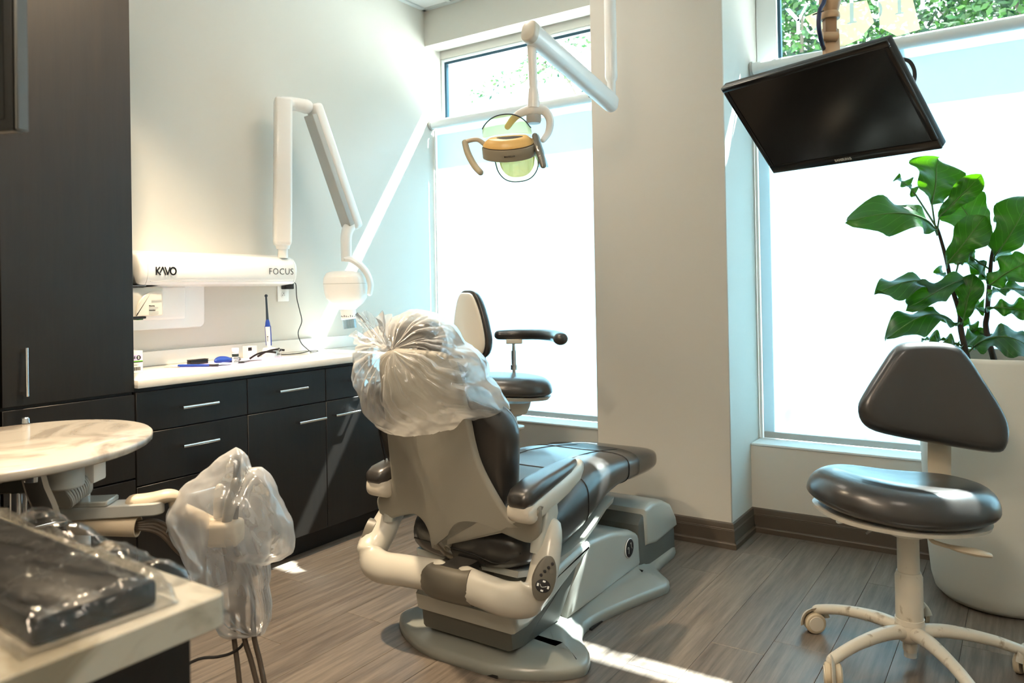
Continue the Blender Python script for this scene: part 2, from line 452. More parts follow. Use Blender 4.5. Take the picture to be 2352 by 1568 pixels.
def cushion(bm, pts2, o, u, v, n, tf, tb, ew=0.18, crown=0.15, bend=None, steps=6):
    """pillow: outline in (u,v), front thickness tf along n, back thickness tb"""
    o, u, v, n = V(o), V(u), V(v), V(n)
    cx = sum(p[0] for p in pts2) / len(pts2); cy = sum(p[1] for p in pts2) / len(pts2)
    def ring(s, h):
        out = []
        for p in pts2:
            x = cx + (p[0] - cx) * s; y = cy + (p[1] - cy) * s; hh = h
            if bend: hh += bend(x, y)
            out.append(o + u * x + v * y + n * hh)
        return out
    rings = []
    for s in (0.0001, 0.35, 0.65): rings.append(ring(s, -tb))
    for i in range(steps + 1):
        a = PI / 2 * i / steps; rings.append(ring(1 - ew * (1 - math.sin(a)), -tb * math.cos(a)))
    for i in range(1, steps + 1):
        a = PI / 2 * i / steps; rings.append(ring(1 - ew * (1 - math.cos(a)), tf * math.sin(a)))
    for s in (0.65, 0.35, 0.0001):
        rings.append(ring(s, tf * (1 + crown * (1 - s * s))))
    loft(bm, rings, False)

def rrect(w, h, r, k=4):
    out = []
    for cx, cy, a0 in ((w / 2 - r, h / 2 - r, 0), (-w / 2 + r, h / 2 - r, PI / 2), (-w / 2 + r, -h / 2 + r, PI), (w / 2 - r, -h / 2 + r, 1.5 * PI)):
        for i in range(k + 1):
            a = a0 + PI / 2 * i / k; out.append((cx + r * math.cos(a), cy + r * math.sin(a)))
    return out

def superell(cx, cz, hw, hz, n=2.6, seg=28):
    out = []
    for i in range(seg):
        a = 2 * PI * i / seg; c, s = math.cos(a), math.sin(a)
        out.append((cx + hw * math.copysign(abs(c) ** (2 / n), c), cz + hz * math.copysign(abs(s) ** (2 / n), s)))
    return out

def text(body, size, o, u, v, m, parent=None, name='lettering', ext=0.0004, align='CENTER', mirror=False, shear=0, spacing=1.0, bold=0.0):
    cu = bpy.data.curves.new('txt', 'FONT'); cu.body = body; cu.size = size; cu.extrude = ext; cu.align_x = align; cu.align_y = 'CENTER'; cu.space_character = spacing; cu.offset = bold
    cu.resolution_u = 3
    t = bpy.data.objects.new('txt', cu); COL.objects.link(t)
    bpy.context.view_layer.update()
    me = bpy.data.meshes.new_from_object(t.evaluated_get(bpy.context.evaluated_depsgraph_get()))
    bpy.data.objects.remove(t); bpy.data.curves.remove(cu)
    bm = BM(); bm.from_mesh(me); bpy.data.meshes.remove(me)
    u = V(u).normalized(); v = V(v).normalized(); n = u.cross(v); o = V(o)
    for vt in bm.verts:
        c = vt.co.copy(); vt.co = o + u * c.x * (-1 if mirror else 1) + v * c.y + n * c.z
    return put(name, bm, m, parent)

XA, YA, ZA = V((1, 0, 0)), V((0, 1, 0)), V((0, 0, 1))
# directions across and along the photographer's line of sight (used only to size round-ish things)
CR = V((0.829, 0.559, 0)); CF = V((-0.559, 0.829, 0))

# ------------------------------------------------------------------ room shell
XL, XR, YF, YW, ZC = -3.30, 1.70, -1.70, 3.835, 3.088
YE = 4.135            # outer face of the window wall
PX0, PX1, PY = -1.862, -1.164, 3.525
SZ, HZ = 0.437, 2.85

bm = BM(); box(bm, XL - 0.12, XL, YF - 0.12, YE, 0, ZC); put('wall_left', bm, M['wall'], kind='structure')
bm = BM(); box(bm, XR, XR + 0.12, YF - 0.12, YE, 0, ZC); put('wall_right', bm, M['wall'], kind='structure')
bm = BM(); box(bm, XL, XR, YF - 0.12, YF, 0, ZC); put('wall_front', bm, M['wall'], kind='structure')
bm = BM()
box(bm, XL, XR, YW, YE, 0, SZ - 0.012)                      # below the windows
box(bm, XL, XR, 3.90, YE - 0.095, HZ, ZC)                    # soffit over the windows
box(bm, XL, XR, 4.06, YE, HZ - 0.05, ZC + 0.5)              # outer lintel
box(bm, 1.30, XR, YW, YE, SZ - 0.012, ZC)                   # pier at the right end
put('wall_back', bm, M['wall'], kind='structure')
bm = BM(); box(bm, PX0, PX1, PY, YE, 0, ZC, 0.004, 1); put('wall_pillar', bm, M['wall'], kind='structure')

# floor with separate planks
floor = struct('floor', (0, 0, 0))
bm = BM(); box(bm, XL, XR, YF, YE, -0.08, -0.009); put('subfloor', bm, M['subfloor'], floor)
PWD, PLN, GAP = 0.18, 1.22, 0.0005
plank_mesh = {}
x = -0.388 - PWD * 17
row = 0
while x < XR:
    w0, w1 = max(x, XL + 0.002), min(x + PWD, XR)
    if w1 - w0 > 0.02:
        y = YF - [0.0, 0.81, 0.42, 0.2, 1.0, 0.61][row % 6] - 0.1 * (row % 4)
        while y < YW:
            y0, y1 = max(y, YF), min(y + PLN, YW)
            if y1 - y0 > 0.03:
                key = (round(w1 - w0, 3), round(y1 - y0, 3))
                if key not in plank_mesh:
                    bm = BM(); box(bm, GAP, w1 - w0 - GAP, GAP, y1 - y0 - GAP, -0.009, 0.0)
                    es = [e for e in bm.edges if all(v.co.z > -0.001 for v in e.verts)]
                    bmesh.ops.bevel(bm, geom=es, offset=0.0008, segments=1, affect='EDGES')
                    me = bpy.data.meshes.new('plank'); bm.to_mesh(me); bm.free(); me.materials.append(M['plank']); plank_mesh[key] = me
                o = bpy.data.objects.new('plank', plank_mesh[key]); COL.objects.link(o); o.parent = floor; o.location = (w0, y0, 0)
            y += PLN
    x += PWD; row += 1

# ceiling: slab, T-grid and separate tiles
ceil = struct('ceiling', (0, 0, ZC))
bm = BM(); box(bm, XL - 0.12, XR + 0.12, YF - 0.12, 3.95, ZC + 0.02, ZC + 0.14); put('slab', bm, M['ceiling'], ceil)
TS = 0.61
gx = [XL + 0.24 + TS * i for i in range(-1, 9)]; gy = [3.90 - 0.30 - TS * i for i in range(-1, 10)]
bm = BM()
for xx in gx:
    if XL < xx < XR: box(bm, xx - 0.012, xx + 0.012, YF, 3.90, ZC - 0.004, ZC + 0.012)
for yy in gy:
    if YF < yy < 3.90: box(bm, XL, XR, yy - 0.012, yy + 0.012, ZC - 0.0035, ZC + 0.0125)
box(bm, XL, XL + 0.03, YF, 3.90, ZC - 0.006, ZC + 0.01); box(bm, XL, XR, 3.87, 3.90, ZC - 0.006, ZC + 0.01)
box(bm, XR - 0.03, XR, YF, 3.90, ZC - 0.006, ZC + 0.01)
put('ceiling_grid', bm, M['grid'], ceil)
lamp_cells = set()
for lx, ly in CEIL_LAMPS:
    lamp_cells.add((min(range(9), key=lambda i: abs(gx[i] + TS / 2 - lx)), min(range(1, 11), key=lambda j: abs(gy[j] + TS / 2 - ly))))
tile_mesh = {}
for i in range(9):
    for j in range(1, 11):
        x0, x1 = max(gx[i] + 0.013, XL + 0.03), min(gx[i] + TS - 0.013, XR - 0.03); y0, y1 = max(gy[j] + 0.013, YF), min(gy[j] + TS - 0.013, 3.87)
        if (i, j) in lamp_cells or x1 - x0 < 0.03 or y1 - y0 < 0.03: continue
        key = (round(x1 - x0, 3), round(y1 - y0, 3))
        if key not in tile_mesh:
            bm = BM(); box(bm, 0, x1 - x0, 0, y1 - y0, 0.004, 0.016, 0.003, 1)
            me = bpy.data.meshes.new('ceiling_tile'); bm.to_mesh(me); bm.free(); me.materials.append(M['ceiling']); tile_mesh[key] = me
        o = bpy.data.objects.new('ceiling_tile', tile_mesh[key]); COL.objects.link(o); o.parent = ceil; o.location = (x0, y0, 0)
for i, j in sorted(lamp_cells):
    cx, cy = gx[i] + TS / 2, gy[j] + TS / 2
    t = thing('ceiling_light', 'square recessed ceiling light panel with warm glowing diffuser', 'light', (cx, cy, ZC), 'recessed ceiling light panels')
    bm = BM()
    h = TS / 2 - 0.013
    for a in ((-h, h, -h, -h + 0.03), (-h, h, h - 0.03, h), (-h, -h + 0.03, -h + 0.03, h - 0.03), (h - 0.03, h, -h + 0.03, h - 0.03)):
        box(bm, cx + a[0], cx + a[1], cy + a[2], cy + a[3], ZC - 0.003, ZC + 0.015)
    put('light_frame', bm, M['grid'], t)
    bm = BM(); box(bm, cx - h + 0.03, cx + h - 0.03, cy - h + 0.03, cy + h - 0.03, ZC + 0.002, ZC + 0.012); put('diffuser', bm, M['lamp_glow2' if cx < -1.7 or cx > 0 else 'lamp_glow'], t)

# baseboards with a stepped profile (height 115 mm)
BPROF = [(0.0, 0.0), (0.024, 0.0), (0.024, 0.022), (0.021, 0.027), (0.0135, 0.029), (0.0135, 0.082), (0.0115, 0.084), (0.0135, 0.087), (0.0115, 0.090), (0.0105, 0.1), (0.0075, 0.112), (0.0, 0.117)]
def baseboard(name, p0, p1, nrm, m0=0.0, m1=0.0):
    p0, p1, nrm = V(p0), V(p1), V(nrm); d = (p1 - p0).normalized()
    bm = BM()
    loft(bm, [[p + nrm * a + ZA * (b + 0.0005) + d * (a * mm) for a, b in BPROF] for p, mm in ((p0, m0), (p1, m1))])
    return put(name, bm, M['baseboard'], kind='structure', sharp=20)
baseboard('baseboard_pillar', (PX0, PY, 0), (PX1, PY, 0), (0, -1, 0), -1, 1)
baseboard('baseboard_return', (PX1, PY, 0), (PX1, YW, 0), (1, 0, 0), -1, -1)
baseboard('baseboard_back', (PX1, YW, 0), (XR, YW, 0), (0, -1, 0), 1, -1)
baseboard('baseboard_alcove', (-2.7, YW, 0), (PX0, YW, 0), (0, -1, 0), 0, -1)
baseboard('baseboard_right', (XR, YW, 0), (XR, YF, 0), (-1, 0, 0), 1, -1)

# windows
def window(n, x0, x1, fl, fr):
    w = struct('window_%d' % n, ((x0 + x1) / 2, 4.08, SZ))
    bm = BM()
    zt = HZ - 0.052
    box(bm, x0, x0 + fl, 4.065, 4.128, SZ, zt, 0.003, 1); box(bm, x1 - fr, x1, 4.065, 4.128, SZ, zt, 0.003, 1)
    box(bm, x0 + fl, x1 - fr, 4.065, 4.128, zt - 0.012, zt, 0.002, 1); box(bm, x0 + fl, x1 - fr, 4.065, 4.128, SZ, SZ + 0.05, 0.003, 1)
    box(bm, x0 + fl, x1 - fr, 4.07, 4.125, 2.26, 2.40, 0.003, 1)      # transom behind the roller tube
    put('window_frame', bm, M['white_trim'], w)
    bm = BM()
    g = 0.014
    a0, a1 = x0 + fl, x1 - fr
    for zz0, zz1 in ((2.40, zt - 0.012), (SZ + 0.05, 2.26)):
        box(bm, a0, a0 + g, 4.09, 4.12, zz0, zz1); box(bm, a1 - g, a1, 4.09, 4.12, zz0, zz1)
        box(bm, a0 + g, a1 - g, 4.09, 4.12, zz1 - g * 1.3, zz1); box(bm, a0 + g, a1 - g, 4.09, 4.12, zz0, zz0 + g * 0.5)
    put('gasket', bm, M['frame_dk'], w)
    for zz0, zz1 in ((2.40, zt - 0.012), (SZ + 0.05, 2.26)):
        bm = BM(); box(bm, a0 + 0.003, a1 - 0.003, 4.102, 4.108, zz0 + 0.002, zz1 - 0.002); put('pane', bm, M['glass'], w)
    bm = BM(); box(bm, x0 + 0.001, x1 - 0.001, YW - 0.006, 4.064, SZ - 0.012, SZ, 0.003, 1); put('window_sill', bm, M['white_trim'], w)
    return w
window(1, XL + 0.002, PX0 - 0.002, 0.012, 0.06)
window(2, PX1 + 0.002, 1.298, 0.105, 0.08)

# roller blinds
def blind(x0, x1, label):
    t = thing('roller_blind', label, 'blind', ((x0 + x1) / 2, 3.955, SZ), 'white roller blinds')
    bm = BM(); cyl(bm, (x0 + 0.012, 3.953, 2.335), (x1 - 0.012, 3.953, 2.335), 0.03, seg=24); put('roller_tube', bm, M['white_trim'], t)
    bm = BM(); box(bm, x0 + 0.022, x1 - 0.022, 3.9815, 3.9822, SZ + 0.035, 2.335); put('blind_fabric', bm, M['blind'], t)
    bm = BM(); box(bm, x0 + 0.022, x1 - 0.022, 3.974, 3.990, SZ + 0.004, SZ + 0.036, 0.004, 2); put('hem_bar', bm, M['grey_pl'], t)
    for xx in (x0 + 0.001, x1 - 0.013):
        bm = BM(); cyl(bm, (xx, 3.953, 2.335), (xx + 0.012, 3.953, 2.335), 0.036, seg=20); put('end_bracket', bm, M['grey_pl'], t)
    for xx in (x0 + 0.004, x1 - 0.016):
        bm = BM(); box(bm, xx, xx + 0.012, 3.972, 3.995, SZ + 0.001, 2.30); put('side_channel', bm, M['white_trim'], t)
    return t
blind(XL + 0.004, PX0 - 0.004, 'white roller blind drawn down the narrow window left of the pillar')
blind(PX1 + 0.004, 1.294, 'white roller blind drawn down the wide window behind the potted fig')

# signs lettered on the glass of window 2 (read from the street, so mirrored here)
sign = thing('window_sign', 'pale lettering and gold ribbons stuck on the upper glass of the wide window', 'sign', (-0.4, 4.10, 2.45))
def serif_poly(strokes, o, sx, sz, name, m):
    bm = BM()
    for st in strokes:
        vsx = [bm.verts.new(V(o) + XA * p[0] * sx + ZA * p[1] * sz) for p in st]; f = bm.faces.new(vsx)
        r = bmesh.ops.extrude_face_region(bm, geom=[f]); bmesh.ops.translate(bm, verts=[q for q in r['geom'] if isinstance(q, bmesh.types.BMVert)], vec=(0, -0.0006, 0))
    return put(name, bm, m, sign)
YS = [[(0.36, 0), (0.64, 0), (0.62, 0.03), (0.565, 0.045), (0.565, 0.46), (0.435, 0.46), (0.435, 0.045), (0.38, 0.03)], [(0.435, 0.44), (0.565, 0.44), (0.56, 0.5), (0.17, 0.96), (0.02, 0.96), (0.02, 1), (0.0, 0.95)],
      [(0.435, 0.44), (0.565, 0.44), (0.90, 0.95), (0.99, 0.96), (0.99, 1.0), (0.62, 1.0), (0.64, 0.96), (0.78, 0.93), (0.50, 0.52)]]
TSK = [[(0.3, 0), (0.7, 0), (0.68, 0.03), (0.57, 0.05), (0.57, 0.94), (0.43, 0.94), (0.43, 0.05), (0.32, 0.03)], [(0.02, 0.72), (0.06, 0.72), (0.12, 0.93), (0.88, 0.93), (0.94, 0.72), (0.98, 0.72), (0.96, 1), (0.04, 1)]]
ISK = [[(0.3, 0), (0.7, 0), (0.68, 0.03), (0.57, 0.05), (0.57, 0.95), (0.68, 0.97), (0.7, 1), (0.3, 1), (0.32, 0.97), (0.43, 0.95), (0.43, 0.05), (0.32, 0.03)]]
def arc(cx, cz, r0, r1, a0, a1, k=12):
    o_ = [(cx + r1 * math.cos(math.radians(a0 + (a1 - a0) * i / k)) * 0.9, cz + r1 * math.sin(math.radians(a0 + (a1 - a0) * i / k))) for i in range(k + 1)]
    i_ = [(cx + r0 * math.cos(math.radians(a0 + (a1 - a0) * i / k)) * 0.9, cz + r0 * math.sin(math.radians(a0 + (a1 - a0) * i / k))) for i in range(k, -1, -1)]
    return o_ + i_
SSK = [arc(0.5, 0.27, 0.16, 0.29, -160, 95), arc(0.5, 0.72, 0.15, 0.28, 20, 275)]
RSK = [[(0.62, 0), (0.98, 0), (0.96, 0.03), (0.87, 0.05), (0.87, 0.95), (0.97, 0.97), (0.98, 1), (0.72, 1), (0.73, 0.05), (0.64, 0.03)], arc(0.72, 0.74, 0.15, 0.26, 90, 270), [(0.60, 0.5), (0.46, 0.5), (0.12, 0.05), (0.02, 0.03), (0, 0), (0.26, 0)]]

dl = thing('downlight', 'round recessed ceiling spotlight shining down the tall dark cupboard', 'light', (-2.42, 1.36, ZC))
bm = BM(); lathe(bm, [(0.055, -0.006), (0.075, -0.006), (0.08, -0.001), (0.055, -0.001)], (-2.42, 1.36, ZC), ZA, 28, False); put('trim_ring', bm, M['white_trim'], dl)
bm = BM(); lathe(bm, [(0.054, -0.003), (0.03, -0.0025), (0.001, -0.0025)], (-2.42, 1.36, ZC), ZA, 24, False); put('lens', bm, emit('downlight_lens', (255, 214, 160), 12.0), dl)
ld_ = bpy.data.lights.new('downlight', 'SPOT'); lo_ = bpy.data.objects.new('downlight_lamp', ld_); COL.objects.link(lo_)
lo_.location = (-2.42, 1.36, ZC - 0.02); ld_.energy = 170; ld_.color = (1.0, 0.78, 0.52); ld_.spot_size = math.radians(95); ld_.spot_blend = 0.8; ld_.shadow_soft_size = 0.05

for cx, sk, sxx in ((-0.957, YS, 0.125), (-0.832, RSK, 0.115), (-0.70, TSK, 0.12), (-0.588, SSK, 0.10), (-0.487, ISK, 0.10), (-0.388, TSK, 0.12)):
    serif_poly(sk, (cx - sxx / 2, 4.1008, 2.517), sxx, 0.146, 'letter', M['vinyl'])
bm = BM()
for poly in (((-0.925, 2.595), (-0.80, 2.625), (-0.63, 2.615), (-0.60, 2.50), (-0.67, 2.43), (-0.755, 2.405), (-0.84, 2.45)), ((-0.58, 2.60), (-0.44, 2.63), (-0.40, 2.425), (-0.50, 2.412), (-0.575, 2.47))):
    f = bm.faces.new([bm.verts.new((a, 4.1014, b)) for a, b in poly])
    r = bmesh.ops.extrude_face_region(bm, geom=[f]); bmesh.ops.translate(bm, verts=[q for q in r['geom'] if isinstance(q, bmesh.types.BMVert)], vec=(0, 0.0004, 0))
put('gold_ribbon', bm, M['gold'], sign)

# ------------------------------------------------------------------ left run of cabinets
FX = -2.789
def handle(parent, p0, p1):
    """bar pull between two points on the bar axis, standing 30 mm off the front (front faces +X)"""
    bm = BM(); p0, p1 = V(p0), V(p1); d = (p1 - p0).normalized()
    tube(bm, [p0 - d * 0.006, p1 + d * 0.006], 0.0062, 12, 1, ell=(0.85, 1.0))
    for p in (p0 + d * 0.004, p1 - d * 0.004): box(bm, FX, p.x, p.y - 0.005, p.y + 0.005, p.z - 0.005, p.z + 0.005)
    return put('handle', bm, M['chrome'], parent)
def front(parent, kind, y0, y1, z0, z1, hd=None):
    bm = BM(); box(bm, FX - 0.019, FX, y0 + 0.0018, y1 - 0.0018, z0 + 0.0018, z1 - 0.0018, 0.0012, 1)
    o = put(kind, bm, M['cabinet'], parent)
    if hd: handle(o, *hd)
    return o
def carcass(parent, y0, y1, z1, z0=0.1):
    bm = BM(); box(bm, XL + 0.002, FX - 0.0195, y0 + 0.0006, y1 - 0.0006, z0, z1); put('cabinet_body', bm, M['cabinet'], parent)
    bm = BM(); box(bm, XL + 0.002, -2.862, y0 + 0.0006, y1 - 0.0006, 0.0005, z0); put('toe_kick', bm, M['cab_in'], parent)
HXc = FX + 0.034
def hz(yc, z, l=0.148): return ((HXc, yc - l / 2, z), (HXc, yc + l / 2, z))
t = thing('tall_cabinet', 'tall dark brown cupboard at the end of the counter with long upright bar handle', 'cabinet', (-3.04, 1.36, 0))
carcass(t, 1.135, 1.587, 2.55)
front(t, 'door', 1.137, 1.587, 0.864, 2.548, ((HXc, 1.2, 0.905), (HXc, 1.2, 1.054)))
front(t, 'drawer', 1.137, 1.587, 0.541, 0.856, hz(1.28, 0.76))
front(t, 'drawer', 1.137, 1.587, 0.105, 0.538, hz(1.28, 0.46))
t = thing('tall_cabinet', 'tall dark brown cupboard cut off by the left edge of the photo', 'cabinet', (-3.04, 0.9, 0))
carcass(t, 0.68, 1.133, 2.55)
front(t, 'door', 0.682, 1.133, 0.864, 2.548, ((HXc, 1.07, 0.905), (HXc, 1.07, 1.054)))
front(t, 'door', 0.682, 1.133, 0.105, 0.856, ((HXc, 1.07, 0.70), (HXc, 1.07, 0.84)))
ZT = 0.862
U = [(1.589, 2.085), (2.085, 2.527), (2.527, 2.969), (2.969, 3.41), (3.41, 3.833)]
t = thing('base_cabinet', 'dark base cabinet with a stack of drawers next to the tall cupboard', 'cabinet', (-3.04, 1.84, 0), 'dark base cabinets under the white counter')
carcass(t, *U[0], 0.877)
front(t, 'drawer', *U[0], 0.707, ZT, hz(1.842, 0.7835)); front(t, 'drawer', *U[0], 0.508, 0.705, hz(1.842, 0.632)); front(t, 'drawer', *U[0], 0.105, 0.506, hz(1.842, 0.44))
t = thing('base_cabinet', 'dark base cabinet with one drawer over a door behind the bagged instrument holder', 'cabinet', (-3.04, 2.3, 0), 'dark base cabinets under the white counter')
carcass(t, *U[1], 0.877)
front(t, 'drawer', *U[1], 0.707, ZT, hz(2.31, 0.789)); front(t, 'door', *U[1], 0.105, 0.705, hz(2.418, 0.633))
t = thing('base_cabinet', 'dark base cabinet with a drawer and door just left of the patient chair back', 'cabinet', (-3.04, 2.75, 0), 'dark base cabinets under the white counter')
carcass(t, *U[2], 0.877)
front(t, 'drawer', *U[2], 0.707, ZT, hz(2.742, 0.789)); front(t, 'door', *U[2], 0.105, 0.705, hz(2.638, 0.635))
t = thing('base_cabinet', 'dark base cabinet at the window end of the white counter', 'cabinet', (-3.04, 3.6, 0), 'dark base cabinets under the white counter')
carcass(t, U[3][0], 3.833, 0.877)
for k, (a, b) in enumerate(U[3:]):
    front(t, 'drawer', a, b, 0.707, ZT, hz((a + b) / 2, 0.789)); front(t, 'door', a, b, 0.105, 0.705, hz((a + b) / 2 + 0.1, 0.635))
t = thing('countertop', 'long glossy white countertop with low backsplash on dark base cabinets', 'countertop', (-3.03, 2.71, 0.877))
bm = BM(); box(bm, XL + 0.001, -2.769, 1.5885, 3.834, 0.8775, 0.908, 0.0025, 2); put('slab', bm, M['quartz'], t)
bm = BM(); box(bm, XL + 0.001, XL + 0.021, 1.5885, 3.834, 0.9082, 0.974, 0.0015, 1); put('backsplash', bm, M['quartz'], t)

# ------------------------------------------------------------------ rear counter in the foreground
FC = (-0.802, 0.567)
t = thing('rear_cabinet', 'dark cabinet under the marbled counter in the near corner', 'cabinet', (-1.4, 0.2, 0))
bm = BM(); box(bm, -2.25, FC[0] - 0.045, -0.45, FC[1] - 0.03, 0.1, 0.8315); put('cabinet_body', bm, M['cabinet'], t)
bm = BM(); box(bm, -2.25, FC[0] - 0.11, -0.45, FC[1] - 0.09, 0.0005, 0.1); put('toe_kick', bm, M['cab_in'], t)
bm = BM(); box(bm, FC[0] - 0.045, FC[0] - 0.026, -0.4, FC[1] - 0.032, 0.105, 0.829, 0.0012, 1); put('side_panel', bm, M['cabinet'], t)
bm = BM()
o2 = [(-2.3, -0.5), (FC[0], -0.5)] + [(FC[0] - 0.012 + 0.012 * math.cos(a * PI / 8), FC[1] - 0.012 + 0.012 * math.sin(a * PI / 8)) for a in range(5)] + [(-2.3, FC[1])]
slab2(bm, o2, (0, 0, 0), XA, YA, ZA, [(0.832, 0.0015), (0.8335, 0), (0.868, 0), (0.870, 0.002)])
tag(put('rear_countertop', bm, M['marble2']), 'marbled beige countertop corner in the near left foreground', 'countertop')

# black instrument tray in a clear sleeve
bm = BM()
tA, tB = V((-0.832, 0.507, 0)), V((-0.838, 0.363, 0))
ux = (tA - tB).normalized(); vx = V((-ux.y, ux.x, 0))
W_, L_ = (tA - tB).length, 0.62
mtx = frame_m(tB, ux, vx, ZA)
box(bm, 0.006, W_ - 0.006, 0.006, L_, 0.871, 0.9, 0.006, 2, mtx)
tr_ = thing('black_tray', 'flat black tray wrapped in a clear sleeve on the near marbled counter', 'tray', tuple(tB + ux * W_ / 2 + vx * 0.3 + ZA * 0.871))
put('tray_body', bm, M['black'], tr_)
bm = BM()
NXg, NYg = 26, 70
g = []
for j in range(NYg):
    row_ = []
    for i in range(NXg):
        a = -0.012 + (W_ + 0.024) * i / (NXg - 1); b = -0.012 + (L_ + 0.02) * j / (NYg - 1)
        e = min(a + 0.012, W_ + 0.012 - a, b + 0.012) / 0.02
        z = 0.9035 + 0.010 * noise.noise(V((a * 34 + b * 6, b * 7, 3))) + 0.005 * (0.6 - abs(noise.noise(V((a * 60 + b * 14, b * 12, 9))))) * 1.5
        z = max(z, 0.9012) if e > 0.6 else 0.8725 + (z - 0.8725) * max(0.0, min(1, e / 0.6))
        row_.append(bm.verts.new(tB + ux * a + vx * b + ZA * z))
    g.append(row_)
for j in range(NYg - 1):
    for i in range(NXg - 1): bm.faces.new((g[j][i], g[j][i + 1], g[j + 1][i + 1], g[j + 1][i]))
put('clear_sleeve', bm, M['wrap'], tr_, sharp=180)
# loose ends of the sleeve standing up beyond the tray
for c0, c1, h, nm in (((-1.3243, 0.5725, 0.87), (-1.1162, 0.5557, 0.87), 0.030, 0), ((-1.066, 0.545, 0.87), (-0.8694, 0.5405, 0.87), 0.026, 1)):
    bm = BM(); g = []
    a0, a1 = V((c0[0], c0[1], 0)), V((c1[0], c1[1], 0)); dd = (a1 - a0); sd_ = V((-dd.y, dd.x, 0)).normalized() * 0.075
    for j in range(12):
        row_ = []
        for i in range(26):
            s = i / 25; q = j / 11
            z = 0.8712 + h * math.sin(PI * q) ** 0.8 * (0.35 + 0.65 * abs(math.sin(PI * s * 1.5 + 0.4))) * min(1, 6 * s, 6 * (1 - s)) + 0.006 * abs(noise.noise(V((s * 9, q * 5, nm * 7))))
            row_.append(bm.verts.new(a0 + dd * s + sd_ * (q - 0.5) + ZA * (z - 0)))
        g.append(row_)
    for j in range(11):
        for i in range(25): bm.faces.new((g[j][i], g[j][i + 1], g[j + 1][i + 1], g[j + 1][i]))
    put('sleeve_fold', bm, M['wrap'], tr_, sharp=180)

# ------------------------------------------------------------------ wall mounted x-ray unit
t = thing('xray_unit', 'white wall mounted dental x-ray unit with folded jointed arm above the counter', 'x-ray unit', (XL, 2.2, 1.07))
bm = BM()
prof = [(-3.295, 1.275), (-3.16, 1.272), (-3.142, 1.276), (-3.128, 1.298), (-3.121, 1.335), (-3.126, 1.372), (-3.15, 1.402), (-3.19, 1.413), (-3.295, 1.415)]
prof = smooth2(prof, 3)
loft(bm, [[V((a, y, b)) for a, b in prof] for y in (1.842, 2.632)])
put('bar_housing', bm, M['white_pl'], t, sharp=50)
for y0, y1, s in ((1.806, 1.8405, 0.86), (2.6335, 2.65, 0.93)):
    bm = BM()
    ca, cb = -3.21, 1.344
    f = lambda p, k: V((ca + (p[0] - ca) * k, 0, cb + (p[1] - cb) * k))
    if y0 < 2: rr_ = [(y0, s), (y0 + 0.008, 0.96), (y0 + 0.02, 0.995), (y1, 1.0)]
    else: rr_ = [(y0, 1.0), (y0 + 0.006, 0.99), (y1, s)]
    loft(bm, [[f(p, k) + YA * yy for p in prof] for yy, k in rr_])
    put('end_cap', bm, M['white_pl'], t, sharp=50)
bm = BM(); box(bm, -3.1215, -3.1185, 1.85, 2.625, 1.2855, 1.2875); put('seam_line', bm, M['grey_pl'], t)
# the maker's lettering printed on the bar
text('FOCUS', 0.046, (-3.1195, 2.546, 1.3335), YA, ZA, M['ink'], t, ext=0.0003, spacing=1.1, bold=-0.0006)
bm = BM()
def stroke(pts, w=0.0062):
    P = [V((-3.1200, 1.878 + p[0], 1.3155 + p[1])) for p in pts]
    for a, b in zip(P, P[1:]):
        d = (b - a).normalized(); n_ = V((0, -d.z, d.y)) * w / 2; a2, b2 = a - d * w * 0.3, b + d * w * 0.3
        q = [bm.verts.new(p) for p in (a2 - n_, b2 - n_, b2 + n_, a2 + n_)]
        f = bm.faces.new(q); r = bmesh.ops.extrude_face_region(bm, geom=[f]); bmesh.ops.translate(bm, verts=[z for z in r['geom'] if isinstance(z, bmesh.types.BMVert)], vec=(0.0008, 0, 0))
stroke([(0, 0), (0, 0.032)]); stroke([(0.016, 0.032), (0.003, 0.0165), (0.018, 0)])
stroke([(0.018, 0.010), (0.030, 0.032), (0.043, 0)]); stroke([(0.041, 0.032), (0.053, 0.001), (0.064, 0.032)])
stroke([(0.079 + 0.0135 * math.cos(a * PI / 9), 0.016 + 0.0155 * math.sin(a * PI / 9)) for a in range(19)])
put('lettering', bm, M['ink'], t)
# back plate with rounded corner, control box under the bar
bm = BM(); o2 = [(1.60, 0.0)] + [(2.19 + 0.028 * math.sin(a * PI / 12), 0.028 - 0.028 * math.cos(a * PI / 12)) for a in range(7)] + [(2.218, 0.20), (1.60, 0.20)]
slab2(bm, o2, (XL + 0.001, 0, 1.071), YA, ZA, XA, [(0, 0), (0.014, 0), (0.019, 0.004)]); put('back_plate', bm, M['white_pl'], t)
bm = BM(); box(bm, -3.281, -3.245, 1.80, 2.10, 1.115, 1.268, 0.012, 3); put('plate_boss', bm, M['white_pl'], t)
bm = BM(); box(bm, -3.245, -3.162, 1.74, 1.936, 1.137, 1.264, 0.008, 3); put('control_box', bm, M['cream'], t)
bm = BM()
o2 = [(1.805, 1.139)] + [(1.805 + 0.085 * (1 - math.cos(a * PI / 16)), 1.139 + 0.105 * math.sin(a * PI / 16)) for a in range(9)] + [(1.925, 1.244), (1.925, 1.139)]
slab2(bm, o2, (-3.1625, 0, 0), YA, ZA, XA, [(0, 0), (0.005, 0), (0.008, 0.003)]); put('box_cover', bm, M['cream'], t)
bm = BM()
for k in range(3): box(bm, -3.1542, -3.1538, 1.862, 1.905 - 0.008 * (k == 2), 1.1735 - 0.0045 * k, 1.1755 - 0.0045 * k)
for k in range(4): box(bm, -3.1542, -3.1538, 1.862, 1.907 - 0.005 * (k == 3), 1.1545 - 0.0045 * k, 1.1565 - 0.0045 * k)
put('label_print', bm, M['grey_pl'], t)
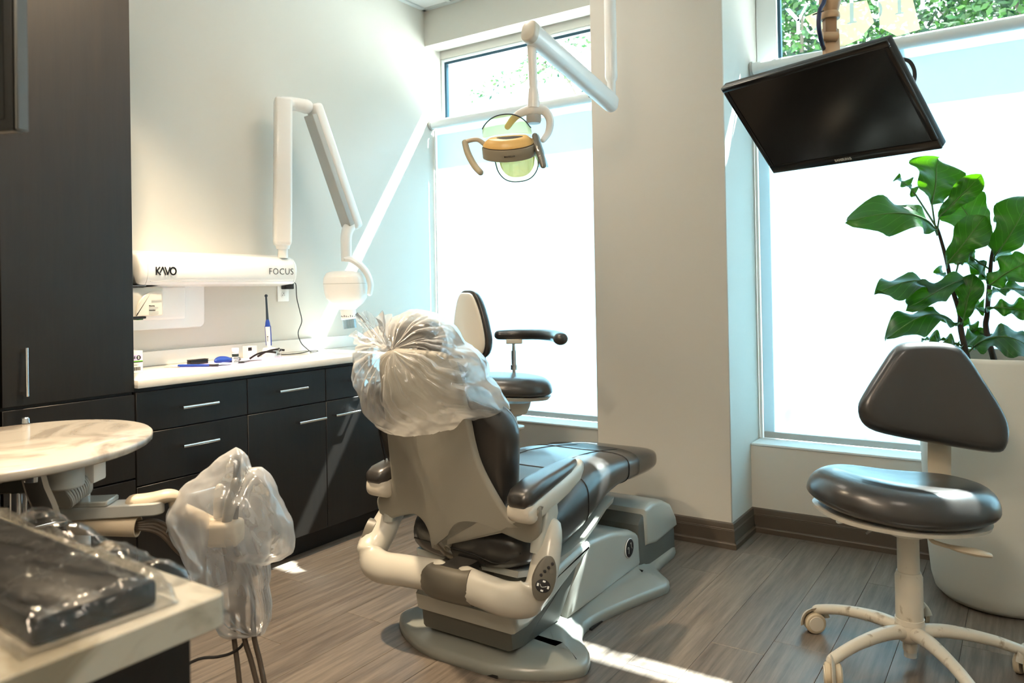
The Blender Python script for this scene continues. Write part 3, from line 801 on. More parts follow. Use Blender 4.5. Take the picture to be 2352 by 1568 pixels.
text('Warning', 0.0075, (-3.1538, 1.8625, 1.181), YA, ZA, M['ink'], t, align='LEFT', bold=0.0002)
text('Attention', 0.0075, (-3.1538, 1.8625, 1.162), YA, ZA, M['ink'], t, align='LEFT', bold=0.0002)
bm = BM(); box(bm, -3.23, -3.17, 1.76, 1.86, 1.126, 1.1365, 0.003, 2); put('box_foot', bm, M['black'], t)
bm = BM(); box(bm, -3.215, -3.175, 1.825, 1.85, 1.121, 1.1265, 0.002, 1); put('green_clip', bm, mat('green_plastic', (20, 110, 56), 0.4), t)
bm = BM(); box(bm, -3.24, -3.15, 1.60, 1.85, 1.2655, 1.2715, 0.002, 1); put('bar_shelf', bm, M['steel'], t)
# upright arm
AX = -3.155
bm = BM()
cyl(bm, (AX, 2.586, 1.405), (AX, 2.586, 1.47), 0.026, 0.024); cyl(bm, (AX, 2.586, 1.45), (AX, 2.586, 1.478), 0.032, 0.040, 24)
put('arm_pivot', bm, M['white_pl'], t)
def arm_box(p0, p1, w, d, side, bev=0.014, name='arm_cover', m='white_pl'):
    p0, p1 = V(p0), V(p1); n_ = (p1 - p0).normalized(); s = V(side); s = (s - n_ * s.dot(n_)).normalized(); q = n_.cross(s)
    bm = BM(); L_ = (p1 - p0).length
    box(bm, -w / 2, w / 2, -d / 2, d / 2, 0, L_, bev, 3, frame_m(p0, s, q, n_)); return put(name, bm, M[m], t)
arm_box((AX, 2.583, 1.472), (AX, 2.601, 2.225), 0.088, 0.10, (0.55, 0.83, 0), 0.016)
arm_box((AX + 0.002, 2.584, 1.467), (AX + 0.001, 2.585, 1.50), 0.082, 0.094, (0.55, 0.83, 0), 0.014, 'arm_sleeve')
# top joint
bm = BM()
tube(bm, [(AX, 2.602, 2.195), (AX + 0.02, 2.655, 2.205), (AX + 0.055, 2.705, 2.195)], [0.042, 0.034, 0.038], 16, 5, round_end=True)
put('elbow_joint', bm, M['white_pl'], t)
# slanted spring arm: cover on the outside, grey channel underneath
s0, s1 = V((-3.09, 2.745, 2.215)), V((-3.055, 3.0, 1.572))
sv = V((0, 0.93, 0.37))
arm_box(s0, s1, 0.066, 0.088, sv, 0.022)
arm_box(s0.lerp(s1, 0.07) - sv * 0.044, s0.lerp(s1, 0.955) - sv * 0.044, 0.036, 0.07, sv, 0.004, 'arm_channel', 'grey_pl')
# wrist, yoke, head, cone
wq = V((-3.05, 2.925, 1.39))
bm = BM(); tube(bm, [s1 + V((0, -0.035, 0.02)), (-3.052, 2.928, 1.53), wq], [0.034, 0.03, 0.028], 16, 4); put('wrist', bm, M['white_pl'], t)
bm = BM(); tube(bm, [wq + V((0, 0, 0.014)), wq + CR * 0.04 + V((0, 0, 0.004)), wq + CR * 0.10 - ZA * 0.05, wq + CR * 0.128 - ZA * 0.12, wq + CR * 0.122 - ZA * 0.175], [0.024, 0.026, 0.024, 0.022, 0.02], 14, 5, ell=(1.5, 0.7), up=CR, round_end=True); put('yoke', bm, M['white_pl'], t)
hc = V((-3.06, 2.925, 1.243))
bm = BM()
ax = (CR * 0.10 - ZA * 1).normalized()
hr = lambda w, d, z, n_=3.0: [hc + CR * x + CF * y + ax * z for x, y in superell(0, 0, w, d, n_, 32)]
loft(bm, [hr(0.001, 0.001, -0.098, 4), hr(0.06, 0.055, -0.096, 4), hr(0.088, 0.08, -0.085, 4), hr(0.103, 0.092, -0.06, 4.2), hr(0.108, 0.096, -0.03, 4.2), hr(0.108, 0.096, 0.02, 4.2), hr(0.102, 0.09, 0.05, 4), hr(0.08, 0.075, 0.082, 3.4), hr(0.052, 0.05, 0.104, 2.6), hr(0.045, 0.045, 0.112, 2), hr(0.001, 0.001, 0.112, 2)], False)
put('tube_head', bm, M['white_pl'], t, sharp=60)
bm = BM()
loft(bm, [hr(0.1085, 0.0965, z, 4.2) for z in (-0.029, -0.027)]); put('head_seam', bm, M['grey_pl'], t)
bm = BM(); lathe(bm, [(0.041, 0.112), (0.041, 0.162), (0.038, 0.165)], hc, ax, 28); put('cone_collar', bm, M['white_pl'], t)
bm = BM(); lathe(bm, [(0.0375, 0.165), (0.0375, 0.215), (0.034, 0.215), (0.034, 0.166)], hc, ax, 28, False); put('clear_cone', bm, M['clear'], t)
bm = BM()
for k in range(8):
    a = PI * (0.2 + 0.6 * k / 7); q = hc + (CR * math.cos(a) - CF * math.sin(a)) * 0.0414 + ax * 0.148
    box(bm, q.x - 0.002, q.x + 0.002, q.y - 0.001, q.y + 0.001, q.z - 0.004, q.z + 0.003 * (k % 3))
put('scale_print', bm, M['ink'], t)

# ------------------------------------------------------------------ outlet, plug and cord
t = thing('power_outlet', 'white wall outlet below the right end of the x-ray bar', 'outlet', (XL, 2.70, 1.185))
bm = BM(); box(bm, XL + 0.0005, XL + 0.006, 2.662, 2.736, 1.181, 1.298, 0.002, 2); put('cover_plate', bm, M['white_pl'], t)
for zc in (1.267, 1.216):
    bm = BM(); slab2(bm, rrect(0.034, 0.029, 0.012), (XL + 0.006, 2.699, zc), YA, ZA, XA, [(0, 0), (0.0016, 0), (0.002, 0.0006)]); s_ = put('socket', bm, M['white_pl'], t)
    if zc < 1.25:
        bm = BM()
        for dy, dz, w, h in ((-0.0065, -0.002, 0.0022, 0.008), (0.0065, -0.002, 0.0022, 0.007), (0, 0.008, 0.004, 0.004)): box(bm, XL + 0.0075, XL + 0.0083, 2.699 + dy - w / 2, 2.699 + dy + w / 2, zc + dz - h / 2, zc + dz + h / 2)
        put('slot', bm, M['ink'], s_)
t = thing('power_adapter', 'small black plug-in adapter with thin wavy black cord on the wall outlet', 'charger', (XL + 0.03, 2.70, 1.24))
bm = BM(); box(bm, XL + 0.0085, XL + 0.042, 2.682, 2.742, 1.246, 1.296, 0.004, 2); put('adapter_body', bm, M['black'], t)
bm = BM()
CC = 0.9105
tube(bm, [(XL + 0.03, 2.742, 1.28), (XL + 0.028, 2.765, 1.272), (XL + 0.03, 2.768, 1.20), (XL + 0.032, 2.785, 1.13), (XL + 0.03, 2.80, 1.07), (XL + 0.034, 2.77, 1.01), (XL + 0.034, 2.79, 0.955), (-3.235, 2.80, 0.925), (-3.2, 2.795, CC), (-3.17, 2.77, CC), (-3.15, 2.80, CC + 0.001), (-3.17, 2.815, CC + 0.004), (-3.18, 2.77, CC + 0.004), (-3.165, 2.70, CC), (-3.17, 2.60, CC), (-3.175, 2.555, CC + 0.006)], 0.0024, 8, 6)
put('cord', bm, M['rubber'], t)

# ------------------------------------------------------------------ small things on the white counter
CZ = 0.9082
st = V((-3.165, 2.50, CZ))
t = thing('charging_stand', 'small white charging stand on the white counter near the outlet', 'charging stand', tuple(st))
bm = BM(); lathe(bm, [(0.036, 0), (0.037, 0.012), (0.034, 0.035), (0.028, 0.045), (0.018, 0.047), (0.013, 0.046), (0.012, 0.024)], st, seg=28, cap=True); put('stand_body', bm, M['white_pl'], t)
bm = BM(); tube(bm, [st + V((0.0, 0.02, 0.03)), st + V((-0.008, 0.05, 0.033)), st + V((-0.016, 0.075, 0.036))], 0.003, 8, 3); put('cord_stub', bm, M['rubber'], t)
t = thing('curing_light', 'upright blue and white curing light pen with slim dark neck in charging stand', 'curing light', tuple(st + ZA * 0.026))
p0 = st + ZA * 0.026; d_ = V((-0.022, -0.035, 1)).normalized()
bm = BM(); tube(bm, [p0, p0 + d_ * 0.06, p0 + d_ * 0.125], [0.0105, 0.0125, 0.0135], 16, 3, ell=(1, 0.85)); put('body', bm, M['white_pl'], t)
bm = BM(); tube(bm, [p0 + d_ * 0.125, p0 + d_ * 0.145, p0 + d_ * 0.16], [0.0135, 0.011, 0.007], 16, 3); put('blue_collar', bm, M['blue'], t)
bm = BM()
for sgn in (-1, 1): tube(bm, [p0 + d_ * 0.03 + CR * 0.0118 * sgn, p0 + d_ * 0.08 + CR * 0.0128 * sgn, p0 + d_ * 0.128 + CR * 0.0128 * sgn], 0.0026, 8, 3)
put('blue_stripe', bm, M['blue'], t)
bm = BM(); tube(bm, [p0 + d_ * 0.158, p0 + d_ * 0.22, p0 + d_ * 0.275], [0.007, 0.0052, 0.0045], 12, 3); lathe(bm, [(0.001, -0.009), (0.007, -0.006), (0.008, 0.0), (0.006, 0.006), (0.001, 0.008)], p0 + d_ * 0.28, -CF, 14); put('light_neck', bm, M['grey_pl'] if False else M['velour'], t)
bm = BM(); q = p0 + d_ * 0.075 - CF * 0.0115; lathe(bm, [(0.003, -0.002), (0.003, 0.0012)], q, -CF, 12); box(bm, q.x - 0.001, q.x + 0.001, q.y - 0.001, q.y + 0.0005, q.z - 0.024, q.z - 0.004); put('switch', bm, M['ink'], t)

# folded lilac paper bib under the instruments
bm = BM()
P4 = [V((-2.905, 1.905, CZ)), V((-2.875, 2.13, CZ)), V((-3.03, 2.60, CZ)), V((-3.215, 2.46, CZ)), V((-3.205, 1.985, CZ))]
f = bm.faces.new([bm.verts.new(p + ZA * 0.0008) for p in P4]); r = bmesh.ops.extrude_face_region(bm, geom=[f]); bmesh.ops.translate(bm, verts=[q for q in r['geom'] if isinstance(q, bmesh.types.BMVert)], vec=(0, 0, -0.0006))
tag(put('paper_bib', bm, M['lilac']), 'lilac paper sheet spread on the white counter under dental instruments', 'paper')
bz = CZ + 0.0011
# carton at the left end
t = thing('carton', 'white and lilac carton with barcode beside the tall cupboard', 'box', (-3.09, 1.735, CZ))
bm = BM(); box(bm, -3.15, -3.03, 1.675, 1.76, CZ + 0.0004, CZ + 0.092, 0.001, 1); put('carton_body', bm, M['white_pl'], t)
fx = -3.0297
bm = BM(); box(bm, fx, fx + 0.0003, 1.676, 1.759, CZ + 0.052, CZ + 0.076); put('lilac_band', bm, M['lilac'], t)
bm = BM(); box(bm, fx, fx + 0.0004, 1.676, 1.759, CZ + 0.048, CZ + 0.052); put('green_stripe', bm, M['green_ink'], t)
bm = BM(); box(bm, fx, fx + 0.0004, 1.676, 1.759, CZ + 0.0445, CZ + 0.048)
yb = 1.702
for k in range(20):
    w_ = [0.0008, 0.0016, 0.001, 0.002][k * 7 % 4]; box(bm, fx, fx + 0.0004, yb, yb + w_, CZ + 0.012, CZ + 0.026); yb += w_ + [0.001, 0.0014, 0.0008][k % 3]
disc(bm, (fx + 0.0006, 1.7415, CZ + 0.064), XA, 0.0095); put('label_print', bm, M['ink'], t)
text('S', 0.014, (fx + 0.0009, 1.7415, CZ + 0.064), YA, ZA, M['white_pl'], t, bold=0.0006)
text('ABLE', 0.0125, (fx + 0.0006, 1.728, CZ + 0.065), YA, ZA, M['ink'], t, align='RIGHT', bold=0.0004)
text('e52M17', 0.008, (fx + 0.0006, 1.727, CZ + 0.034), YA, ZA, M['grey_pl'], t)
# dental explorer
t = thing('explorer_pick', 'thin steel dental pick with angled tip lying nearest the carton', 'dental tool', (-3.13, 1.96, bz))
bm = BM(); tube(bm, [(-3.115, 1.905, bz + 0.003), (-3.10, 1.93, bz + 0.0026), (-3.08, 1.955, bz + 0.0024)], [0.0008, 0.0016, 0.0022], 8, 3); put('tip', bm, M['steel'], t)
t2 = thing('marking_pen', 'dark blue pen lying on the lilac paper', 'pen', (-3.02, 2.0, bz))
bm = BM(); tube(bm, [(-3.10, 1.965, bz + 0.006), (-3.04, 2.00, bz + 0.006), (-2.985, 2.035, bz + 0.006)], 0.0058, 12, 1, round_end=True); put('barrel', bm, M['blue'], t2)
bm = BM(); tube(bm, [(-2.985, 2.035, bz + 0.006), (-2.965, 2.048, bz + 0.006), (-2.95, 2.058, bz + 0.006)], [0.005, 0.0045, 0.006], 10, 1); put('cap', bm, M['ink'], t2)
t = thing('small_black_case', 'small black rectangular case on the lilac paper', 'case', (-3.14, 2.085, bz))
bm = BM(); box(bm, -3.165, -3.135, 2.045, 2.135, bz, bz + 0.018, 0.002, 2); put('case_body', bm, M['black'], t)
bm = BM(); box(bm, -3.165, -3.134, 2.044, 2.136, bz + 0.0185, bz + 0.022, 0.001, 1); put('case_lid', bm, M['rubber'], t)
t = thing('packet', 'crumpled pale blue and white packet beside the blue shell', 'packet', (-3.0, 2.11, bz))
bm = BM(); g = []
for j in range(7):
    g.append([bm.verts.new((-3.045 + 0.075 * i / 9 + 0.006 * j / 6, 2.06 + 0.1 * j / 6 - 0.02 * i / 9, bz + 0.003 + 0.007 * abs(noise.noise(V((i * 0.7, j * 0.9, 5)))))) for i in range(10)])
for j in range(6):
    for i in range(9): bm.faces.new((g[j][i], g[j][i + 1], g[j + 1][i + 1], g[j + 1][i]))
put('foil', bm, mat('pale_blue_foil', (186, 206, 232), 0.5), t)
t = thing('blue_case', 'rounded bright blue shell lying behind the small bottle', 'case', (-3.08, 2.17, bz))
bm = BM(); o2 = smooth2([(-0.045, -0.004), (-0.03, 0.016), (0.0, 0.024), (0.035, 0.016), (0.05, -0.006), (0.02, -0.014), (-0.02, -0.012)], 3)
cushion(bm, o2, (-3.08, 2.17, bz + 0.012), YA, (-0.8, 0, 0.6), (0.6, 0, 0.8), 0.010, 0.008, 0.3); put('shell', bm, M['blue'], t)
t = thing('pill_bottle', 'small white screw-cap bottle with dark green label on lilac paper', 'bottle', (-3.005, 2.185, bz))
bo = V((-3.005, 2.185, bz))
bm = BM(); lathe(bm, [(0.012, 0), (0.0145, 0.002), (0.0145, 0.046), (0.012, 0.052)], bo, seg=24); put('bottle_body', bm, M['white_pl'], t)
bm = BM(); lathe(bm, [(0.0155, 0.0525), (0.016, 0.068), (0.0145, 0.0705)], bo, seg=24); put('cap', bm, M['white_pl'], t)
bm = BM(); lathe(bm, [(0.0147, 0.031), (0.0147, 0.044)], bo, seg=24, cap=False); put('label', bm, mat('dark_green_label', (28, 46, 44), 0.6), t)
bm = BM()
for z_, a0, a1 in ((0.026, -1.2, 0.9), (0.021, -1.2, 0.5), (0.014, -0.9, 0.7), (0.007, -1.1, 0.8)):
    lathe_r = [(math.cos(a0 + (a1 - a0) * k / 8), math.sin(a0 + (a1 - a0) * k / 8)) for k in range(9)]
    v1 = [bm.verts.new(bo + V((c_ * 0.01475, s_ * 0.01475, z_))) for c_, s_ in lathe_r]; v2 = [bm.verts.new(bo + V((c_ * 0.01475, s_ * 0.01475, z_ + 0.0028))) for c_, s_ in lathe_r]
    for k in range(8): bm.faces.new((v1[k], v1[k + 1], v2[k + 1], v2[k]))
put('label_print', bm, M['ink'], t)
t = thing('clip', 'black and steel clip lying between blue shell and bottle', 'clip', (-3.09, 2.235, bz))
bm = BM(); box(bm, -3.105, -3.08, 2.215, 2.265, bz + 0.001, bz + 0.02, 0.004, 2); put('grip', bm, M['black'], t)
bm = BM(); cyl(bm, (-3.078, 2.225, bz + 0.01), (-3.078, 2.265, bz + 0.01), 0.006); put('spring', bm, M['steel'], t)
t = thing('scissors', 'small dark scissors lying in front of the safety glasses', 'scissors', (-3.0, 2.25, bz))
bm = BM(); tube(bm, [(-3.01, 2.21, bz + 0.003), (-3.01, 2.26, bz + 0.004), (-3.035, 2.31, bz + 0.003)], [0.004, 0.003, 0.001], 8, 3); tube(bm, [(-2.99, 2.215, bz + 0.003), (-3.01, 2.262, bz + 0.005), (-3.0, 2.325, bz + 0.003)], [0.004, 0.003, 0.001], 8, 3)
put('blade', bm, M['steel'], t)
for yy, xx in ((2.20, -3.012), (2.205, -2.988)):
    bm = BM(); tube(bm, [(xx + 0.01 * math.cos(a), yy + 0.013 * math.sin(a), bz + 0.003) for a in [k * PI / 5 for k in range(11)]], 0.0025, 8, 1); put('finger_loop', bm, M['black'], t)
# safety glasses
t = thing('safety_glasses', 'clear safety glasses with black temples on the lilac paper', 'glasses', (-3.05, 2.36, bz))
gl = V((-3.02, 2.385, bz))
for s_ in (-1, 1):
    bm = BM(); gq = []
    for j in range(7):
        gq.append([bm.verts.new(gl + CF * (0.012 * (1 - (2 * i / 8 - 1) ** 2)) * 1.0 + CF * 0.0 + V((0, 0, 0)) + CR * 0.055 + (CF * (s_ * 0.036) + CF * (0.058 * (i / 8 - 0.5))) - CR * 0.02 * ((i / 8 - 0.5 + s_ * 0.62)) ** 2 * 2 + ZA * (0.003 + 0.042 * j / 6 * (1 - 0.25 * abs(2 * i / 8 - 1) ** 3))) for i in range(9)])
    for j in range(6):
        for i in range(8): bm.faces.new((gq[j][i], gq[j][i + 1], gq[j + 1][i + 1], gq[j + 1][i]))
    put('lens', bm, M['clear'], t, sharp=180)
    e = gl + CR * 0.05 + CF * (s_ * 0.066) + ZA * 0.038
    bm = BM(); tube(bm, [e + CR * 0.004, e - CR * 0.04 + ZA * 0.004, e - CR * 0.085 - ZA * 0.006, e - CR * 0.125 - ZA * 0.028 - CF * s_ * 0.012], [0.0052, 0.0048, 0.004, 0.005], 8, 4, ell=(0.5, 1), up=ZA); put('temple', bm, M['black'], t)
bm = BM(); tube(bm, [gl + CR * 0.052 - CF * 0.012 + ZA * 0.04, gl + CR * 0.058 + ZA * 0.044, gl + CR * 0.052 + CF * 0.012 + ZA * 0.04], 0.003, 8, 3); put('bridge', bm, M['black'], t)
t = thing('small_carton', 'small white carton with dark label standing behind the safety glasses', 'box', (-3.215, 2.44, CZ))
bm = BM(); box(bm, -3.235, -3.195, 2.395, 2.45, CZ + 0.0004, CZ + 0.058, 0.001, 1); put('carton_body', bm, M['white_pl'], t)
bm = BM(); box(bm, -3.1948, -3.1944, 2.397, 2.418, CZ + 0.036, CZ + 0.052); put('label_print', bm, M['ink'], t)

# ------------------------------------------------------------------ patient chair
CX0 = -1.61
ch = thing('dental_chair', 'reclining patient chair with dark upholstery and grey shell in the middle of the room', 'dental chair', (CX0, 2.45, 0))
# floor plate: violin outline, two steps
BX = -1.568
half = [(0.0, 1.957), (0.16, 1.966), (0.30, 2.03), (0.375, 2.10), (0.385, 2.15), (0.355, 2.215), (0.285, 2.29), (0.245, 2.40), (0.26, 2.53), (0.305, 2.70), (0.345, 2.84), (0.352, 2.885), (0.335, 2.93), (0.28, 2.985), (0.235, 3.05), (0.225, 3.2), (0.215, 3.30), (0.17, 3.33), (0.0, 3.335)]
o2 = [(BX + a, b) for a, b in half] + [(BX - a, b) for a, b in half[-2:0:-1]]
o2 = smooth2(o2, 3)
bm = BM(); slab2(bm, o2, (0, 0, 0), XA, YA, ZA, [(0.0005, 0.004), (0.012, 0), (0.030, 0.002), (0.039, 0.014), (0.043, 0.035), (0.060, 0.062), (0.066, 0.085), (0.068, 0.11)])
put('floor_plate', bm, M['base_md'], ch, sharp=50)
bm = BM()
for xx, yy, a in ((BX + 0.10, 1.966, 0.06),): box(bm, xx - a, xx + a, yy - 0.002, yy + 0.02, 0.0002, 0.010)
box(bm, BX + 0.235, BX + 0.252, 2.42, 2.56, 0.0002, 0.008)
put('foot_pad', bm, M['rubber'], ch, kind='stuff')
# riser housing with slanted front, rounded shoulders
def yz_prism(name, pts, x0, x1, m, bev=0.012, seg=3, sharp=35, taper=0.0):
    bm = BM()
    a = [bm.verts.new((x0, p[0], p[1])) for p in pts]; f = bm.faces.new(a)
    r = bmesh.ops.extrude_face_region(bm, geom=[f]); bmesh.ops.translate(bm, verts=[q for q in r['geom'] if isinstance(q, bmesh.types.BMVert)], vec=(x1 - x0, 0, 0))
    if bev: bmesh.ops.bevel(bm, geom=[e for e in bm.edges if abs(e.verts[0].co.x - e.verts[1].co.x) < 1e-6], offset=bev, segments=seg, profile=0.5, affect='EDGES')
    if taper:
        cx = (x0 + x1) / 2
        for v in bm.verts: v.co.x = cx + (v.co.x - cx) * (1 - taper * (v.co.z))
    return put(name, bm, m, ch, sharp=sharp)
hs = [(2.335, 0.055), (2.37, 0.12), (2.41, 0.19), (2.455, 0.255), (2.49, 0.278), (2.53, 0.283), (2.70, 0.268), (2.88, 0.225), (2.955, 0.19), (2.97, 0.16), (2.985, 0.055)]
yz_prism('riser_cover', hs, BX - 0.205, BX + 0.205, M['base_lt'], 0.022, 3, 45, 0.12)
yz_prism('riser_liner', [(2.30, 0.06), (2.33, 0.12), (2.40, 0.20), (2.47, 0.262), (2.60, 0.262), (2.60, 0.06)], BX - 0.15, BX + 0.15, M['rubber'], 0.006, 1)
# maker's round badge on the riser flank
bc = V((BX + 0.2005, 2.84, 0.165))
bm = BM(); lathe(bm, [(0.036, 0), (0.036, 0.005), (0.033, 0.0065)], bc, XA, 28); bdg = put('badge', bm, M['ink'], ch)
bm = BM(); lathe(bm, [(0.0365, 0.001), (0.039, 0.004), (0.0365, 0.006)], bc, XA, 28, False); put('badge_ring', bm, M['white_pl'], bdg)
bm = BM(); tube(bm, [bc + V((0.0068, 0.004, 0.016)), bc + V((0.0068, 0.010, 0.02)), bc + V((0.0068, 0.012, 0.005)), bc + V((0.0068, 0.02, -0.006))], 0.0014, 6, 4); tube(bm, [bc + V((0.0068, -0.012, -0.02)), bc + V((0.0068, -0.010, 0.002)), bc + V((0.0068, -0.018, 0.008)), bc + V((0.0068, -0.02, 0.0))], 0.0014, 6, 4)
put('badge_mark', bm, M['grey_pl'], bdg)
# rear box: dark inner band, dark lower body, pale hood
rb = [(2.93, 0.055), (2.93, 0.232), (2.96, 0.262), (3.05, 0.275), (3.16, 0.262), (3.25, 0.225), (3.305, 0.16), (3.32, 0.11), (3.325, 0.003), (2.97, 0.003)]
yz_prism('rear_box', rb, BX - 0.205, BX + 0.205, M['base_dk'], 0.012, 2)
hood = [(2.99, 0.13), (2.975, 0.25), (2.985, 0.285), (3.05, 0.298), (3.16, 0.287), (3.26, 0.245), (3.32, 0.175), (3.338, 0.125), (3.25, 0.12), (3.10, 0.112)]
yz_prism('rear_hood', hood, BX - 0.215, BX + 0.215, M['base_lt'], 0.02, 3)
# lift arm cover and dark skirt
lift = [(1.985, 0.142), (1.975, 0.195), (2.01, 0.226), (2.20, 0.262), (2.44, 0.30), (2.485, 0.294), (2.49, 0.272), (2.44, 0.25), (2.20, 0.172), (2.06, 0.14)]
yz_prism('lift_cover', lift, BX - 0.195, BX + 0.222, M['base_lt'], 0.02, 3)
skirt = [(2.005, 0.075), (1.995, 0.16), (2.44, 0.262), (2.46, 0.255), (2.40, 0.17), (2.30, 0.067), (2.08, 0.062)]
yz_prism('lift_skirt', skirt, BX - 0.185, BX + 0.195, M['base_dk'], 0.018, 2)
bm = BM(); box(bm, BX + 0.005, BX + 0.0065, 1.9935, 1.9985, 0.15, 0.205); put('cover_seam', bm, M['seam'], ch)
# seat: lofted sections along the chair
def seat_sec(y, hw, z0, z1, n_=3.0, g=0.0, dip=0.0):
    pts = superell(CX0, (z0 + z1) / 2, hw + g, (z1 - z0) / 2 + g, n_, 40)
    return [V((a, y, b - (dip * (1 - ((a - CX0) / hw) ** 2) if b > (z0 + z1) / 2 else 0))) for a, b in pts]
ST = [(2.040, 0.10, 0.35, 0.39), (2.045, 0.18, 0.315, 0.42), (2.06, 0.222, 0.30, 0.435), (2.10, 0.25, 0.292, 0.45), (2.20, 0.264, 0.288, 0.475), (2.32, 0.27, 0.292, 0.515), (2.44, 0.27, 0.31, 0.558), (2.55, 0.266, 0.345, 0.578), (2.66, 0.258, 0.385, 0.58), (2.78, 0.248, 0.40, 0.57), (2.90, 0.24, 0.40, 0.555), (3.02, 0.23, 0.395, 0.537), (3.14, 0.218, 0.39, 0.517), (3.23, 0.20, 0.388, 0.50), (3.29, 0.17, 0.394, 0.484), (3.32, 0.12, 0.41, 0.468), (3.33, 0.05, 0.425, 0.455)]
def interp_sec(y):
    for a, b in zip(ST, ST[1:]):
        if a[0] <= y <= b[0]:
            t_ = (y - a[0]) / (b[0] - a[0]); return [a[i] + (b[i] - a[i]) * t_ for i in range(4)]
    return list(ST[-1])
bm = BM(); loft(bm, [seat_sec(*s, dip=0.022 if 2.15 < s[0] < 3.1 else 0.01) for s in ST]); seat = put('seat_cushion', bm, M['leather'], ch, sharp=70)
bm = BM()
def seam_loop(y, bulge, a0=-0.15, a1=1.15, w=0.0022):
    y_, hw, z0, z1 = interp_sec(y); P = []
    for i in range(25):
        a = PI * (a0 + (a1 - a0) * i / 24); c, s = math.cos(a), math.sin(a)
        yy = y + bulge * max(0.0, s); q = interp_sec(yy)
        P.append((CX0 + (q[1] + 0.0008) * math.copysign(abs(c) ** (2 / 3), c), yy, (q[2] + q[3]) / 2 + ((q[3] - q[2]) / 2 + 0.0008) * math.copysign(abs(s) ** (2 / 3), s) - (0.022 * (1 - abs(math.copysign(abs(c) ** (2 / 3), c)) ** 2) if s > 0 else 0)))
    tube(bm, P, w, 6, 2)
seam_loop(2.46, 0.02, -0.35, 1.35); seam_loop(2.86, 0.0, -0.3, 1.3)
for dx in (-0.12, 0.12):
    P = []
    for k in range(14):
        y = 2.12 + 1.1 * k / 13; q = interp_sec(y); x_ = dx * q[1] / 0.27; P.append((CX0 + x_, y, q[3] * 0.5 + q[2] * 0.5 + (q[3] - q[2]) / 2 * (1 - abs(x_ / q[1]) ** 3) ** (1 / 3) - 0.022 * (1 - (x_ / q[1]) ** 2) + 0.0006))
    tube(bm, P, 0.002, 6, 2)
put('seam', bm, M['seam'], seat)
bm = BM()
for y0 in (2.06,):
    P = [(CX0 - 0.21, 2.05, 0.352), (CX0 - 0.1, 2.041, 0.352), (CX0 + 0.05, 2.039, 0.345), (CX0 + 0.16, 2.043, 0.33), (CX0 + 0.23, 2.07, 0.37)]
    tube(bm, P, 0.0025, 6, 5)
    tube(bm, [(CX0 + 0.10, 2.0405, 0.34), (CX0 + 0.10, 2.05, 0.312)], 0.002, 6, 1)
put('rear_seam', bm, M['seam'], seat)
# pale frame under the seat
bm = BM()
fr = []
for y in (2.07, 2.15, 2.25, 2.35, 2.45, 2.55, 2.65, 2.72):
    q = interp_sec(y); hw = q[1] * 0.93; z = q[2] + 0.012 if y > 2.1 else q[2] + 0.015
    fr.append([V((CX0 - hw, y, z - 0.028)), V((CX0 + hw, y, z - 0.028)), V((CX0 + hw + 0.006, y, z - 0.006)), V((CX0 - hw - 0.006, y, z - 0.006))])
loft(bm, fr); put('seat_frame', bm, M['base_lt'], ch)
# toe protector film
bm = BM(); loft(bm, [seat_sec(y, *[q for q in interp_sec(y)[1:]], g=0.004 + 0.0025 * noise.noise(V((y * 30, 2, 1))), dip=0.012) for y in (2.97, 3.0, 3.04, 3.08, 3.12, 3.16, 3.2, 3.24, 3.29, 3.32, 3.329)], False)
put('toe_cover', bm, M['toefilm'], ch, sharp=180)
# back: plane leaning away from the sitter
LEAN = V((0, -0.22, 1)).normalized(); BN = V((0, 1, 0.22)).normalized()      # up the back, forward normal
BO = V((0, 2.03, 0.42))
def onb(x, z, f=0.0): return BO + XA * x + LEAN * ((z - 0.42) / LEAN.z) + BN * f
shell2 = [(-1.852, 0.76), (-1.862, 0.66), (-1.872, 0.575), (-1.882, 0.53), (-1.90, 0.505), (-1.945, 0.492), (-1.972, 0.475), (-1.976, 0.44), (-1.962, 0.41), (-1.92, 0.406), (-1.86, 0.428), (-1.79, 0.447), (-1.755, 0.43), (-1.738, 0.395), (-1.736, 0.345), (-1.725, 0.330), (-1.66, 0.332), (-1.645, 0.35), (-1.632, 0.395), (-1.605, 0.43), (-1.565, 0.45), (-1.50, 0.455), (-1.42, 0.442), (-1.335, 0.422), (-1.30, 0.43), (-1.278, 0.46), (-1.268, 0.53), (-1.275, 0.545), (-1.30, 0.505), (-1.345, 0.488), (-1.385, 0.512), (-1.43, 0.585), (-1.465, 0.665), (-1.478, 0.74), (-1.482, 0.82), (-1.50, 0.98), (-1.53, 1.02), (-1.60, 1.03), (-1.74, 1.03), (-1.81, 1.015), (-1.838, 0.96)]
sh = [(p.x, p.y) for p in catmull([(a, b, 0) for a, b in shell2], 3, True)]
bm = BM()
rings = []
for f_, ins in ((0.018, 0.010), (0.006, 0.0), (-0.004, 0.001), (-0.011, 0.006), (-0.014, 0.013)):
    q = offset2(sh, ins); rings.append([onb(a, b, f_ + 0.16 * max(0, abs(a - (-1.62)) - 0.22) ** 1.3) for a, b in q])
vr = [ring_verts(bm, r) for r in rings]
for a, b in zip(vr, vr[1:]):
    for i in range(len(a)): bm.faces.new((a[i], a[(i + 1) % len(a)], b[(i + 1) % len(a)], b[i]))
bm.faces.new(vr[0]); bm.faces.new(vr[-1])
bmesh.ops.triangulate(bm, faces=[f for f in bm.faces if len(f.verts) > 4])
shell = put('back_shell', bm, M['shell'], ch, sharp=32)
